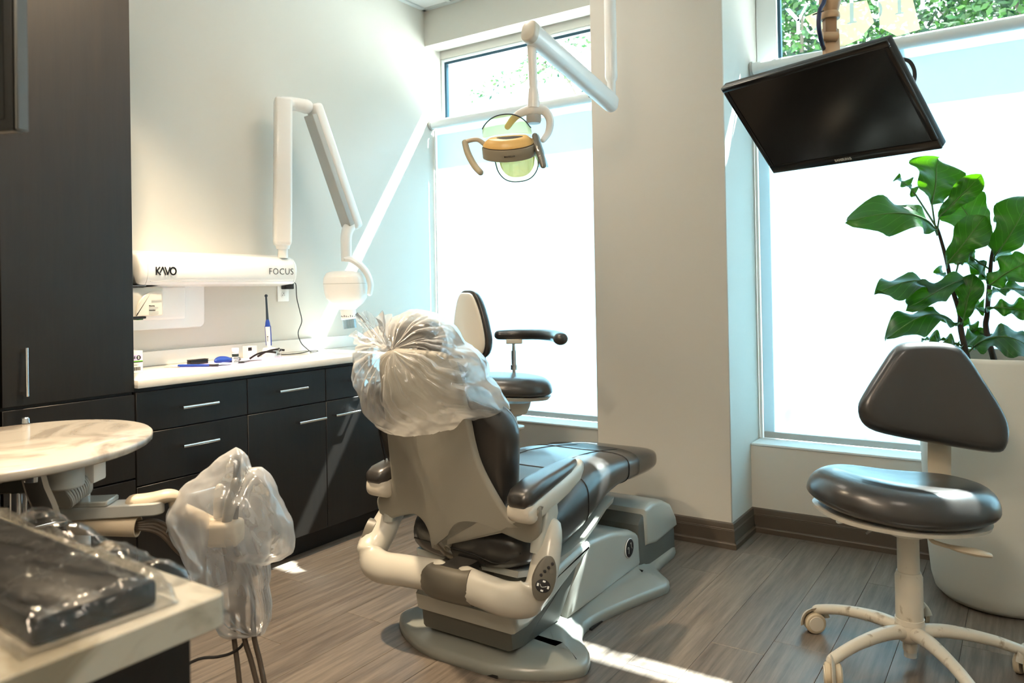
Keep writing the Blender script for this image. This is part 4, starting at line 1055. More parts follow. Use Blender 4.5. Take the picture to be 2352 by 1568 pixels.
bm = BM(); pv = onb(-1.69, 0.345, -0.016); lathe(bm, [(0.010, 0), (0.010, 0.003), (0.006, 0.003), (0.006, -0.002)], onb(-1.656, 0.352, -0.015), -BN, 16); box(bm, pv.x - 0.022, pv.x + 0.012, pv.y - 0.002, pv.y + 0.01, pv.z - 0.006, pv.z + 0.008); put('hinge_detail', bm, M['taupe'], shell)
# back cushion: wings curve forward
cush2 = [(-2.005, 0.84), (-2.005, 0.78), (-1.985, 0.70), (-1.945, 0.58), (-1.91, 0.50), (-1.86, 0.455), (-1.62, 0.448), (-1.46, 0.455), (-1.42, 0.50), (-1.40, 0.60), (-1.385, 0.70), (-1.383, 0.75), (-1.40, 0.80), (-1.45, 0.85), (-1.52, 0.905), (-1.65, 0.92), (-1.80, 0.915), (-1.93, 0.885)]
c2 = smooth2([(a, (b - 0.42) / LEAN.z) for a, b in cush2], 3)
bm = BM()
cushion(bm, c2, BO + BN * 0.07, XA, LEAN, BN, 0.055, 0.055, 0.13, -0.15, bend=lambda x, y: 0.55 * max(0, abs(x + 1.655) - 0.17) ** 1.5 * 1.6)
bc_ = put('back_cushion', bm, M['leather'], ch, sharp=70)
bm = BM()
for sgn in (1, -1):
    P = []
    for z in (0.47, 0.55, 0.65, 0.75):
        xe = {0.47: 0.235, 0.55: 0.265, 0.65: 0.28, 0.75: 0.282, 0.83: 0.26, 0.9: 0.27}[z]
        x_ = -1.68 + sgn * xe * 0.95; P.append(onb(x_, z, 0.018 + 0.55 * max(0, xe - 0.17) ** 1.5 * 1.6 - 0.002))
    tube(bm, P, 0.003, 6, 3)
put('side_seam', bm, M['seam'], bc_)
# headrest on two bars, inside the bag
bm = BM()
for x_ in (-1.77, -1.69): tube(bm, [onb(x_, 0.90, 0.02), onb(x_, 0.98, 0.02), onb(x_, 1.03, 0.03)], 0.008, 10, 1)
put('headrest_bar', bm, M['steel'], ch)
bm = BM(); cushion(bm, rrect(0.25, 0.17, 0.065, 5), onb(-1.735, 1.025, 0.07), XA, LEAN, BN, 0.045, 0.035, 0.3, 0.05, bend=lambda x, y: 0.9 * x * x); put('headrest', bm, M['leather'], ch, sharp=70)
bm = BM(); cushion(bm, rrect(0.12, 0.10, 0.03, 4), onb(-1.735, 0.98, 0.02), XA, LEAN, BN, 0.012, 0.02, 0.3, 0.05); put('headrest_bracket', bm, M['shell'], ch)
# U-shaped arm frame, with a control panel on each upright
def upath(s):
    m_ = lambda x: CX0 + s * x
    return [(m_(0.328), 2.10, 0.462), (m_(0.334), 2.075, 0.425), (m_(0.344), 2.03, 0.362), (m_(0.350), 1.985, 0.313), (m_(0.325), 1.955, 0.282), (m_(0.26), 1.94, 0.272), (m_(0.17), 1.942, 0.278), (m_(0.085 if s > 0 else 0.02), 1.95, 0.285)]
for s in (1, -1):
    bm = BM(); tube(bm, upath(s), [0.036, 0.046, 0.052, 0.055, 0.055, 0.053, 0.052, 0.052], 18, 6, ell=(0.78, 1.0), up=(s * 0.5, 0.35, 0.8), round_end=True)
    u_ = put('arm_frame', bm, M['frame_gr'], ch, sharp=70)
    # oval keypad
    pn = V((0.62, -0.70, 0.30)).normalized() if s > 0 else V((-0.95, -0.25, 0.15)).normalized()
    pc = V((CX0 + s * 0.352, 2.0, 0.337)) + pn * (0.054 if s > 0 else 0.036)
    KS = 1.4
    a_, b_, n_ = basis(pn, V((0.25 * s, 0.25, 1)))
    a_, b_ = a_ * 1.4, b_ * 1.4
    bm = BM(); o2 = [(0.024 * math.cos(k * PI / 14) * (1 - 0.12 * math.sin(k * PI / 14)), 0.047 * math.sin(k * PI / 14)) for k in range(28)]
    slab2(bm, o2, pc, a_, b_, n_, [(-0.030, 0), (0.003, 0), (0.0045, 0.002)]); kp = put('control_panel', bm, M['taupe'], u_)
    bm = BM(); slab2(bm, [(0.0165 * math.cos(k * PI / 10), -0.016 + 0.0135 * math.sin(k * PI / 10)) for k in range(20)], pc, a_, b_, n_, [(0, 0), (0.0055, 0), (0.0062, 0.001)]); put('direction_key', bm, M['ink'], u_)
    bm = BM()
    for q in range(4): lathe(bm, [(0.0048, 0.0), (0.0048, 0.0062), (0.003, 0.0068)], pc + a_ * (-0.010 + 0.0065 * q * 0.9) + b_ * (0.004 + 0.0095 * q), n_, 10)
    put('button', bm, M['ink'], u_)
    bm = BM(); lathe(bm, [(0.0072, 0.0), (0.0072, 0.0055), (0.0055, 0.006)], pc + a_ * 0.011 + b_ * 0.017, n_, 12); put('round_key', bm, M['taupe'], u_)
    bm = BM()
    for dx, dy, px_, py_ in ((-0.0115, -0.016, 0.002, 0.003), (0.0115, -0.016, 0.002, 0.003), (0, -0.0065, 0.003, 0.0018), (0, -0.0255, 0.003, 0.0018)):
        bm.faces.new([bm.verts.new(pc + a_ * (dx + ax_) + b_ * (dy + ay_) + n_ * 0.0066) for ax_, ay_ in ((-px_, -py_), (px_, -py_), (px_, py_), (-px_, py_))])
    tube(bm, [pc + a_ * -0.007 + b_ * -0.0135 + n_ * 0.0064, pc + a_ * -0.003 + b_ * -0.0185 + n_ * 0.0064, pc + a_ * 0.003 + b_ * -0.017 + n_ * 0.0064, pc + a_ * 0.008 + b_ * -0.0145 + n_ * 0.0064], 0.0007, 5, 3)
    put('key_print', bm, M['white_pl'], u_)
# centre clevis between the arm halves
bm = BM(); tube(bm, [(-1.655, 1.95, 0.276), (-1.63, 1.942, 0.272), (-1.53, 1.942, 0.272), (-1.485, 1.948, 0.276)], [0.0575, 0.0565, 0.0565, 0.0575], 18, 4, ell=(0.8, 1.0), up=ZA); put('pivot_block', bm, M['taupe'], ch, sharp=70)
bm = BM(); box(bm, -1.625, -1.53, 1.93, 2.05, 0.28, 0.3275, 0.01, 2); put('pivot_recess', bm, M['cab_in'], ch)
bm = BM(); box(bm, -1.70, -1.54, 1.96, 2.16, 0.225, 0.298, 0.01, 2); put('swivel_neck', bm, M['taupe'], ch)
bm = BM(); lathe(bm, [(0.062, 0.215), (0.066, 0.222), (0.066, 0.236)], (-1.585, 2.01, 0), ZA, 28); put('swivel_slot', bm, M['rubber'], ch)
bm = BM(); tube(bm, [onb(-1.69, 0.36, 0.01), (-1.66, 2.06, 0.325), (-1.60, 2.10, 0.29)], [0.03, 0.024, 0.02], 12, 3); put('tilt_link', bm, M['steel'], ch)
# armrests
def arm_sec(x, y, zt, w, h, ):
    return [V((x + a, y, zt - h / 2 + b)) for a, b in superell(0, 0, w, h / 2, 3.2, 24)]
for s, x0, x1 in ((1, -1.318, -1.342), (-1, -1.925, -1.90)):
    bm = BM(); rs = []
    for k, (y, zt, w, h) in enumerate(((1.955, 0.552, 0.022, 0.03), (1.962, 0.562, 0.040, 0.056), (2.0, 0.572, 0.047, 0.08), (2.12, 0.592, 0.048, 0.085), (2.24, 0.607, 0.046, 0.078), (2.33, 0.617, 0.04, 0.066), (2.37, 0.622, 0.03, 0.05), (2.382, 0.618, 0.016, 0.03))):
        rs.append(arm_sec(x0 + (x1 - x0) * (y - 1.955) / 0.49, y, zt, w, h))
    loft(bm, rs); ab = put('armrest', bm, M['cream'], ch, sharp=60)
    bm = BM(); rs = []
    for k, (y, zt, w, h) in enumerate(((1.95, 0.578, 0.020, 0.02), (1.958, 0.594, 0.036, 0.045), (1.985, 0.608, 0.0445, 0.06), (2.06, 0.622, 0.0465, 0.06), (2.16, 0.627, 0.044, 0.05), (2.26, 0.630, 0.038, 0.04), (2.32, 0.632, 0.028, 0.03), (2.345, 0.628, 0.014, 0.02))):
        rs.append(arm_sec(x0 + (x1 - x0) * (y - 1.955) / 0.49, y, zt, w, h))
    loft(bm, rs); put('armrest_pad', bm, M['leather'], ab, sharp=60)
    bm = BM(); xx = CX0 + s * 0.315
    loft(bm, [[V((xx + a * sc - s * dx, y + b * sc, z)) for a, b in rrect(0.045, 0.085, 0.014)] for z, y, sc, dx in ((0.40, 2.055, 0.95, 0.0), (0.45, 2.07, 1.0, 0.0), (0.50, 2.10, 0.95, 0.0), (0.545, 2.125, 0.6, 0.005), (0.562, 2.13, 0.5, 0.005))])
    put('armrest_post', bm, M['base_lt'], ch)

# ------------------------------------------------------------------ plastic bag over the head of the chair
def sack(center, outl, depth, knot, folds, fold_amp, crump, u_ax, w_ax, nphi=54, nth=150, cut=None, seed=0, pinch=0.35, knot_out=0.0, depth_b=None):
    """closed film sack: silhouette polar outline in (u,z), given half depth along w; creases run out from the knot"""
    c = V(center); u_ax, w_ax = V(u_ax), V(w_ax)
    ang = sorted((math.atan2(b, a) % (2 * PI), math.hypot(a, b)) for a, b in outl)
    def R_(al):
        al %= 2 * PI
        n = len(ang)
        for i in range(n):
            a0, r0 = ang[i - 1] if i else (ang[-1][0] - 2 * PI, ang[-1][1]); a1, r1 = ang[i]
            if a0 <= al <= a1:
                t_ = (al - a0) / max(1e-6, a1 - a0); t_ = t_ * t_ * (3 - 2 * t_) * 0.5 + t_ * 0.5; return r0 + (r1 - r0) * t_
        a0, r0 = ang[-1]; a1, r1 = ang[0][0] + 2 * PI, ang[0][1]; t_ = (al - a0) / (a1 - a0); return r0 + (r1 - r0) * t_
    k = V(knot).normalized(); k1, k2, _ = basis(k)
    bm = BM(); grid = []
    for i in range(nphi + 1):
        ph = PI * (i / nphi) ** 1.15; row_ = []
        for j in range(nth):
            th = 2 * PI * j / nth
            d = k * math.cos(ph) + (k1 * math.cos(th) + k2 * math.sin(th)) * math.sin(ph)
            al = math.atan2(d.z, d.x); m_ = math.hypot(d.x, d.z)
            r = R_(al) * m_ ** 0.85
            p = c + u_ax * (r * math.cos(al)) + ZA * (r * math.sin(al)) + w_ax * ((depth_b if (depth_b and d.y > 0) else depth) * d.y * (0.75 + 0.25 * abs(d.y)))
            rad = (p - c)
            f = 0.0
            for q, (nf, sh_) in enumerate(folds):
                s_ = math.sin(nf * th + sh_ + 1.3 * noise.noise(V((ph * 1.6, math.cos(th) * 1.5 + q, math.sin(th) * 1.5 + seed))))
                f += (1 - abs(s_)) ** 1.6 * (1.0 / (1 + 0.35 * q))
            env = (math.exp(-(ph / 0.75) ** 2) + 0.22 * math.exp(-(ph / 1.7) ** 2)) * min(1, ph * 3.0)
            cr_ = noise.noise(p * 7 + V((seed, 0, 0))) + 0.9 * (0.45 - abs(noise.noise(p * 11 + V((0, seed, 0))))) + 0.35 * (0.4 - abs(noise.noise(p * 24 + V((0, seed, 4)))))
            disp = -fold_amp * f * env + crump * cr_
            pin = pinch * math.exp(-(ph / 0.30) ** 2)
            p = c + rad * (1 - pin) + rad.normalized() * disp
            if knot_out: p += (u_ax * k.x + w_ax * k.y + ZA * k.z) * knot_out * math.exp(-(ph / 0.12) ** 2)
            row_.append(bm.verts.new(p))
        grid.append(row_)
    for i in range(nphi):
        for j in range(nth):
            a, b, c_, d_ = grid[i][j], grid[i][(j + 1) % nth], grid[i + 1][(j + 1) % nth], grid[i + 1][j]
            if cut:
                pc_ = (a.co + c_.co) / 2
                if cut(pc_): continue
            bm.faces.new((a, b, c_, d_))
    bmesh.ops.remove_doubles(bm, verts=bm.verts[:], dist=0.0004)
    bmesh.ops.delete(bm, geom=[v for v in bm.verts if not v.link_faces], context='VERTS')
    return bm
bagc = V((-1.675, 1.975, 0.945))
sil = [(-1.847, 1.7957, 1.0397), (-1.8426, 1.8001, 0.896), (-1.8176, 1.7935, 0.8272), (-1.7806, 1.8189, 0.7866), (-1.6987, 1.8746, 0.7506), (-1.616, 1.9303, 0.7531), (-1.5209, 1.9942, 0.7895), (-1.4116, 2.0676, 0.8228), (-1.4364, 2.0502, 0.8831), (-1.4708, 2.0265, 0.9337), (-1.5394, 1.979, 1.0491), (-1.5852, 1.9474, 1.1242), (-1.6258, 1.9196, 1.1564), (-1.667, 1.8917, 1.163), (-1.7206, 1.8558, 1.1413), (-1.7625, 1.8278, 1.1081), (-1.8188, 1.8143, 1.0822)]
outl = [((V(p) - bagc).dot(CR), p[2] - bagc.z) for p in sil]
kn = V((-1.6342, 1.7219, 1.062)) - bagc
bm = sack(bagc, outl, 0.26, (kn.dot(CR), kn.dot(CF), kn.z), [(4, 0.3), (7, 1.9), (12, 0.7)], 0.016, 0.013, CR, CF, nphi=90, nth=260, seed=3, pinch=0.05, depth_b=0.36,
          cut=lambda p: p.z < 0.80 + 0.16 * (p - bagc).dot(CR) - 0.10 * max(0, -(p - bagc).dot(CF)) / 0.26 and (abs((p - bagc).dot(CR)) < 0.30) and (p.z < 0.745 or (p - bagc).dot(CF) > -0.1))
bag = thing('plastic_bag', 'cloudy plastic bag knotted over the headrest of the patient chair', 'plastic bag', tuple(bagc + V((0, 0, -0.2))))
OFF[bag.name] = V(bagc + V((0, 0, -0.2)))
put('bag_film', bm, M['bag'], bag, sharp=180)
# gathered tuft at the knot
bm = BM(); kp = V((-1.6262, 1.7153, 1.0587))
kd = (kn.normalized() * 0.6 + ZA * 0.5 - CR * 0.25).normalized(); ka, kb, _ = basis(kd)
rings = []
for i in range(10):
    t_ = i / 9; rad = 0.012 + 0.06 * t_ ** 1.3; ring = []
    for j in range(60):
        th = 2 * PI * j / 60; rr = rad * (0.55 + 0.45 * abs(math.sin(5.5 * th + 0.8 * i * 0.2))) * (1 + 0.3 * noise.noise(V((th * 2, t_ * 3, 4))))
        ring.append(kp + kd * (0.002 + 0.10 * t_ * (0.8 + 0.35 * math.sin(3 * th))) + (ka * math.cos(th) + kb * math.sin(th)) * rr)
    rings.append(ring)
loft(bm, rings, False); put('bag_tuft', bm, M['bag2'], bag, sharp=180)
bm = BM(); tube(bm, [kp + ka * 0.014 * math.cos(a) + kb * 0.014 * math.sin(a) + kd * 0.002 * math.sin(2 * a) for a in [k_ * PI / 6 for k_ in range(13)]], 0.007, 10, 2); put('knot', bm, M['bag2'], bag)

# ------------------------------------------------------------------ stools
def stool_base(t, c, ph, rad, m_base, m_cast, zhub=0.115, only=None, cs=1.0):
    c = V(c)
    bm = BM(); lathe(bm, [(0.020, 0.045), (0.022, 0.055), (0.022, 0.075), (0.036, 0.082), (0.046, 0.095), (0.048, 0.115), (0.042, 0.135), (0.036, 0.142)], c, ZA, 28); put('hub', bm, m_base, t)
    bm = BM(); lathe(bm, [(0.019, 0.028), (0.019, 0.05)], c, ZA, 20); put('cylinder_foot', bm, M['grey_pl'], t)
    for k in range(5):
        a = ph + 2 * PI * k / 5; d = V((math.cos(a), math.sin(a), 0)); s = V((-d.y, d.x, 0))
        bm = BM(); tube(bm, [c + d * 0.03 + ZA * 0.112, c + d * rad * 0.35 + ZA * 0.118, c + d * rad * 0.7 + ZA * 0.105, c + d * (rad - 0.012) + ZA * 0.082, c + d * (rad + 0.004) + ZA * 0.074], [0.027, 0.024, 0.020, 0.019, 0.018], 14, 5, ell=(0.95, 0.85), up=ZA, round_end=True)
        tube(bm, [c + d * rad + ZA * 0.08, c + d * rad + ZA * 0.055], [0.016, 0.015], 14, 1)
        put('leg', bm, m_base, t, sharp=60)
        rt = rnd.uniform(0, 6.28) if only is None else a + only; f = V((math.cos(rt), math.sin(rt), 0)); g = V((-f.y, f.x, 0)); cc = c + d * rad + f * 0.012; R_ = 0.0265 * cs
        bm = BM()
        for sg in (-1, 1): lathe(bm, [(R_ * 0.55, -0.001), (R_ * 0.92, -0.0005), (R_, 0.003), (R_, 0.014), (R_ * 0.92, 0.0175), (R_ * 0.85, 0.0185)], cc + g * sg * 0.006 + ZA * (R_ + 0.0004), g * sg, 22)
        w_ = put('caster_wheel', bm, m_cast, t)
        bm = BM()
        for sg in (-1, 1): lathe(bm, [(R_ * 0.72, 0.0185), (R_ * 0.7, 0.0205), (R_ * 0.3, 0.021)], cc + g * sg * 0.006 + ZA * (R_ + 0.0004), g * sg, 20)
        put('wheel_cap', bm, M['cream'], w_, kind='stuff')
        bm = BM()
        P = [cc + f * (R_ + 0.004) * math.cos(b) + ZA * (R_ + (R_ + 0.004) * math.sin(b)) for b in [PI * (-0.05 + 0.95 * q / 10) for q in range(11)]]
        tube(bm, P, 0.009, 8, 1, ell=(2.4, 0.55)); cyl(bm, c + d * rad + ZA * 0.050, c + d * rad + ZA * 0.062, 0.013, 0.015, 14); put('caster_hood', bm, m_base, w_)

# operator stool at the right
SCN = V((-0.335, 2.74, 0))
t = thing('operator_stool', 'wheeled stool with large rounded grey seat and trapezoid back in front of white planter', 'stool', tuple(SCN))
stool_base(t, SCN, math.radians(19), 0.318, M['stool_base'], M['caster'], only=0.9, cs=1.35)
bm = BM(); lathe(bm, [(0.040, 0.138), (0.041, 0.15), (0.041, 0.285), (0.038, 0.292), (0.036, 0.30)], SCN, ZA, 30); put('column_sleeve', bm, M['stool_base'], t)
bm = BM(); lathe(bm, [(0.0435, 0.136), (0.0435, 0.152)], SCN, ZA, 30); put('column_ring', bm, M['cream'], t)
bm = BM(); lathe(bm, [(0.033, 0.29), (0.0325, 0.40), (0.034, 0.43)], SCN, ZA, 28); put('gas_column', bm, M['stool_base'], t)
sc_ = V((-0.3511, 2.7503, 0.5195)); sc_ = V((sc_.x, sc_.y, 0.478))
su = (CR + ZA * -0.075).normalized(); sn = (ZA + CR * 0.075 - CF * 0.03).normalized(); sw = sn.cross(su)
bm = BM(); lathe(bm, [(0.06, 0.42), (0.085, 0.44), (0.10, 0.452), (0.10, 0.462)], SCN, ZA, 24); put('seat_mechanism', bm, M['cream'], t)
seat2 = smooth2([(-0.285, 0.02), (-0.265, 0.12), (-0.17, 0.20), (-0.03, 0.215), (0.12, 0.19), (0.235, 0.13), (0.29, 0.02), (0.275, -0.07), (0.20, -0.15), (0.06, -0.205), (-0.08, -0.21), (-0.20, -0.155), (-0.265, -0.08)], 4)
bm = BM(); slab2(bm, [(a * 0.93, b * 0.93) for a, b in seat2], sc_ - sn * 0.018, su, sw, sn, [(0, 0.02), (0.006, 0.004), (0.018, 0)]); put('seat_pan', bm, M['cream'], t)
bm = BM(); cushion(bm, seat2, sc_ + sn * 0.034, su, sw, sn, 0.085, 0.034, 0.34, 0.02, bend=lambda x, y: (0.22 * x * x - 0.035 * math.exp(-((x - 0.03) ** 2 + (y - 0.05) ** 2) / 0.02)) * 0.6, steps=9); put('seat', bm, M['leather'], t, sharp=80)
# back on a flat post
bo = V((-0.2873, 2.971, 0.8403)); bnn = (-CF * 0.97 + CR * -0.10 + ZA * 0.12).normalized(); ba, bb, bnn = basis(bnn)
pxs = [(-0.3457, 2.9298, 1.0192), (-0.2838, 2.9716, 1.0224), (-0.2184, 3.0158, 1.0135), (-0.1844, 3.0391, 0.9829), (-0.1441, 3.0672, 0.8895), (-0.1041, 3.0953, 0.7842), (-0.0918, 3.1043, 0.7167), (-0.1041, 3.0966, 0.6573), (-0.1341, 3.0765, 0.6415), (-0.2352, 3.0081, 0.6616), (-0.346, 2.933, 0.6879), (-0.4444, 2.8663, 0.7169), (-0.4833, 2.8397, 0.7505), (-0.491, 2.834, 0.8), (-0.4728, 2.8458, 0.8443), (-0.4153, 2.8837, 0.9401), (-0.377, 2.9089, 0.999)]
b2 = smooth2([((V(p) - bo).dot(ba), (V(p) - bo).dot(bb)) for p in pxs], 3)
bm = BM(); cushion(bm, b2, bo - bnn * 0.01, ba, bb, bnn, 0.04, 0.02, 0.2, 0.12, bend=lambda x, y: 0.5 * x * x); put('backrest', bm, M['leather'], t, sharp=80)
bm = BM(); slab2(bm, [(a * 0.9, b * 0.9) for a, b in b2], bo - bnn * 0.032, ba, bb, bnn, [(0, 0.012), (0.006, 0)]); put('back_shell', bm, M['cream'], t)
bm = BM(); tube(bm, [V((-0.2652, 3.0355, 0.7126)), V((-0.2674, 3.0352, 0.599)), V((-0.2681, 3.0113, 0.5286)), V((-0.2843, 2.9286, 0.4641)), V((-0.3116, 2.8138, 0.453))], 0.041, 12, 4, ell=(1, 0.16), up=CF); put('back_post', bm, M['beige'], t, sharp=50)
bm = BM(); tube(bm, [V((-0.2757, 2.7656, 0.4501)), V((-0.2687, 2.7225, 0.4176)), V((-0.242, 2.7164, 0.4089)), V((-0.2156, 2.7101, 0.4072))], 0.0065, 10, 4); lv = put('lever', bm, M['beige'], t)
bm = BM(); tube(bm, [V((-0.2201, 2.7071, 0.4087)), V((-0.1949, 2.7121, 0.4036)), V((-0.1495, 2.7187, 0.399)), V((-0.1118, 2.7321, 0.3925))], [0.010, 0.017, 0.023, 0.014], 12, 4, ell=(1, 0.5), up=ZA, round_end=True); put('lever_paddle', bm, M['beige'], lv)
bm = BM(); tube(bm, [V((-0.4161, 2.6466, 0.4664)), V((-0.4617, 2.6158, 0.4729)), V((-0.5131, 2.5811, 0.4713))], [0.006, 0.008, 0.011], 10, 3, ell=(1, 0.5), up=ZA, round_end=True); put('tilt_lever', bm, M['white_pl'], t)
bm = BM(); cyl(bm, V((-0.4048, 2.6543, 0.4593)), V((-0.4396, 2.6311, 0.4324)), 0.004); put('screw', bm, M['steel'], t)

# assistant stool behind the patient chair
AD = 3.88
ac = V((-2.1784, 3.2184, 0.4822)); ac = V((ac.x, ac.y, 0))
t = thing('assistant_stool', 'tall stool with grey seat and curved arm bar standing before the narrow window', 'stool', tuple(ac))
stool_base(t, ac, 0.5, 0.27, M['cream'], M['caster'], only=0.4)
zs = 0.62
bm = BM(); lathe(bm, [(0.030, 0.14), (0.030, 0.40), (0.022, 0.405), (0.019, 0.41), (0.019, zs - 0.03)], ac, ZA, 24); put('gas_column', bm, M['chrome'], t)
bm = BM(); lathe(bm, [(0.024, 0.49), (0.03, 0.496), (0.055, 0.522), (0.055, 0.53), (0.025, 0.53)], ac, ZA, 24); put('height_collar', bm, M['cream'], t)
mk = V((-2.1567, 3.2313, 0.6586)); 
bm = BM(); loft(bm, [[V((ac.x, ac.y, z)) + CR * (a * w - 0.015) + CF * (b * w) for a, b in rrect(0.2, 0.16, 0.05)] for z, w in ((0.585, 0.5), (0.60, 0.85), (0.635, 1.0), (0.655, 1.05))]); put('seat_mechanism', bm, M['cream'], t)
bm = BM()
for dx in (-0.05, 0.0): cyl(bm, ac + CR * (dx - 0.015) - CF * 0.081 + ZA * 0.625, ac + CR * (dx - 0.015) - CF * 0.074 + ZA * 0.625, 0.006)
put('bolt', bm, M['steel'], t)
ao = V((-2.1921, 3.2068, 0.719))
as2 = smooth2([(-0.215, 0), (-0.20, 0.11), (-0.10, 0.18), (0.03, 0.18), (0.15, 0.13), (0.215, 0.02), (0.20, -0.09), (0.10, -0.17), (-0.05, -0.185), (-0.17, -0.13)], 4)
an = (ZA + CR * 0.06).normalized(); au = (CR - ZA * 0.06).normalized(); aw = an.cross(au)
bm = BM(); slab2(bm, [(a * 0.97, b * 0.97) for a, b in as2], ao - an * 0.038, au, aw, an, [(0, 0.012), (0.016, 0)]); put('seat_pan', bm, M['cream'], t)
bm = BM(); cushion(bm, as2, ao, au, aw, an, 0.07, 0.022, 0.3, 0.05); put('seat', bm, M['leather'], t, sharp=80)
# back: cream shell outward, pad on the far side
bo = V((-2.3902, 3.1301, 1.0475)); bnn = (CR * 0.80 + CF * 0.60).normalized(); ba, bb, bnn = basis(bnn)
bk2 = smooth2([(-0.06, 0.165), (0.0, 0.175), (0.06, 0.165), (0.105, 0.10), (0.14, 0.0), (0.155, -0.10), (0.13, -0.16), (0.06, -0.175), (-0.06, -0.175), (-0.13, -0.16), (-0.155, -0.10), (-0.14, 0.0), (-0.105, 0.10)], 4)
bm = BM(); cushion(bm, bk2, bo, ba, bb, bnn, 0.045, 0.008, 0.2, 0.1, bend=lambda x, y: 0.8 * x * x); put('backrest', bm, M['leather'], t, sharp=80)
bm = BM(); cushion(bm, [(a * 0.93, b * 0.93) for a, b in bk2], bo - bnn * 0.012, ba, bb, bnn, 0.008, 0.012, 0.2, -0.6, bend=lambda x, y: 0.8 * x * x); sh_ = put('back_shell', bm, M['cream'], t, sharp=80)
bm = BM()
for z_ in (0.07, -0.09): lathe(bm, [(0.004, 0.0), (0.003, 0.002)], bo - bnn * 0.021 + bb * z_, -bnn, 10)
put('screw', bm, M['ink'], sh_)
bm = BM(); tube(bm, [bo - bnn * 0.012 - bb * 0.10, bo - bnn * 0.02 - bb * 0.2, bo + bnn * 0.02 - bb * 0.26, ao - an * 0.03], [0.03, 0.03, 0.028, 0.03], 12, 5, ell=(1, 0.3), up=bnn); put('back_post', bm, M['velour'], t)
# swing arm bar on a chrome post
pb, pt_ = V((-2.2374, 3.3203, 0.7962)), V((-2.2363, 3.3195, 0.9466))
bm = BM(); cyl(bm, pb - ZA * 0.16, pt_, 0.0085, seg=16); cyl(bm, pb.lerp(pt_, 0.2), pb.lerp(pt_, 0.72), 0.0125, seg=16); cyl(bm, pb.lerp(pt_, 0.05) , pb.lerp(pt_, 0.22), 0.017, seg=16); put('arm_post', bm, M['chrome'], t)
bm = BM(); cc = pt_ + ZA * 0.006; box(bm, -0.04, 0.045, -0.03, 0.03, -0.012, 0.012, 0.003, 1, frame_m(cc, CR, CF, ZA)); put('arm_bracket', bm, M['cream'], t)
bm = BM(); tube(bm, [V((-2.2998, 3.2762, 0.9867)), V((-2.2166, 3.3323, 0.9872)), V((-2.0851, 3.3366, 0.9894)), V((-1.969, 3.2944, 0.9854)), V((-1.8898, 3.2152, 0.9791))], [0.026, 0.029, 0.029, 0.031, 0.033], 18, 6, ell=(1.1, 0.95), up=ZA, round_end=True); put('arm_pad', bm, M['leather'], t, sharp=80)

# ------------------------------------------------------------------ planter and fig
PC = V((-0.105, 3.50, 0)); PR0, PR1 = 0.262, 0.30
t = thing('planter', 'large round white planter with plain rim behind the operator stool', 'planter', tuple(PC))
bm = BM(); lathe(bm, [(0.17, 0.0008), (0.205, 0.006), (0.228, 0.03), (0.240, 0.075), (0.252, 0.2), (0.285, 0.925), (0.283, 0.938), (0.277, 0.943), (0.266, 0.94), (0.262, 0.86)], PC, ZA, 56); put('pot', bm, M['pot'], t, sharp=45)
bm = BM(); lathe(bm, [(0.001, 0.875), (0.15, 0.88), (0.2622, 0.868)], PC, ZA, 40, False); put('soil', bm, M['soil'], t)
fig = thing('fiddle_leaf_fig', 'tall leafy fig with big glossy lobed leaves growing in the white planter', 'plant', (-0.15, 3.45, 0.87))
bm = BM(); sA = [(-0.185, 3.43, 0.85), (-0.2208, 3.4725, 1.0298), (-0.2237, 3.4698, 1.0982), (-0.2489, 3.476, 1.2011), (-0.264, 3.4647, 1.3046), (-0.2835, 3.4506, 1.3997), (-0.2921, 3.4202, 1.4415)]
tube(bm, sA, [0.012, 0.011, 0.0095, 0.0085, 0.0075, 0.006, 0.005], 10, 5); put('stem', bm, M['stem'], fig)
bm = BM(); sB = [(-0.10, 3.52, 0.85), (-0.1424, 3.622, 1.0227), (-0.1381, 3.6242, 1.0928), (-0.1303, 3.6285, 1.1979), (-0.1184, 3.6111, 1.3199), (-0.1069, 3.6063, 1.3714)]
tube(bm, sB, [0.012, 0.011, 0.0095, 0.0085, 0.007, 0.005], 10, 5); put('stem', bm, M['stem'], fig)
WPR = [(0, 0.05), (0.06, 0.22), (0.14, 0.46), (0.25, 0.56), (0.36, 0.60), (0.48, 0.74), (0.60, 0.92), (0.70, 1.0), (0.80, 0.93), (0.88, 0.70), (0.94, 0.42), (0.98, 0.16), (1.0, 0.02)]
def wpr(s):
    for (a, p), (b, q) in zip(WPR, WPR[1:]):
        if a <= s <= b: return p + (q - p) * (s - a) / (b - a)
    return 0.05
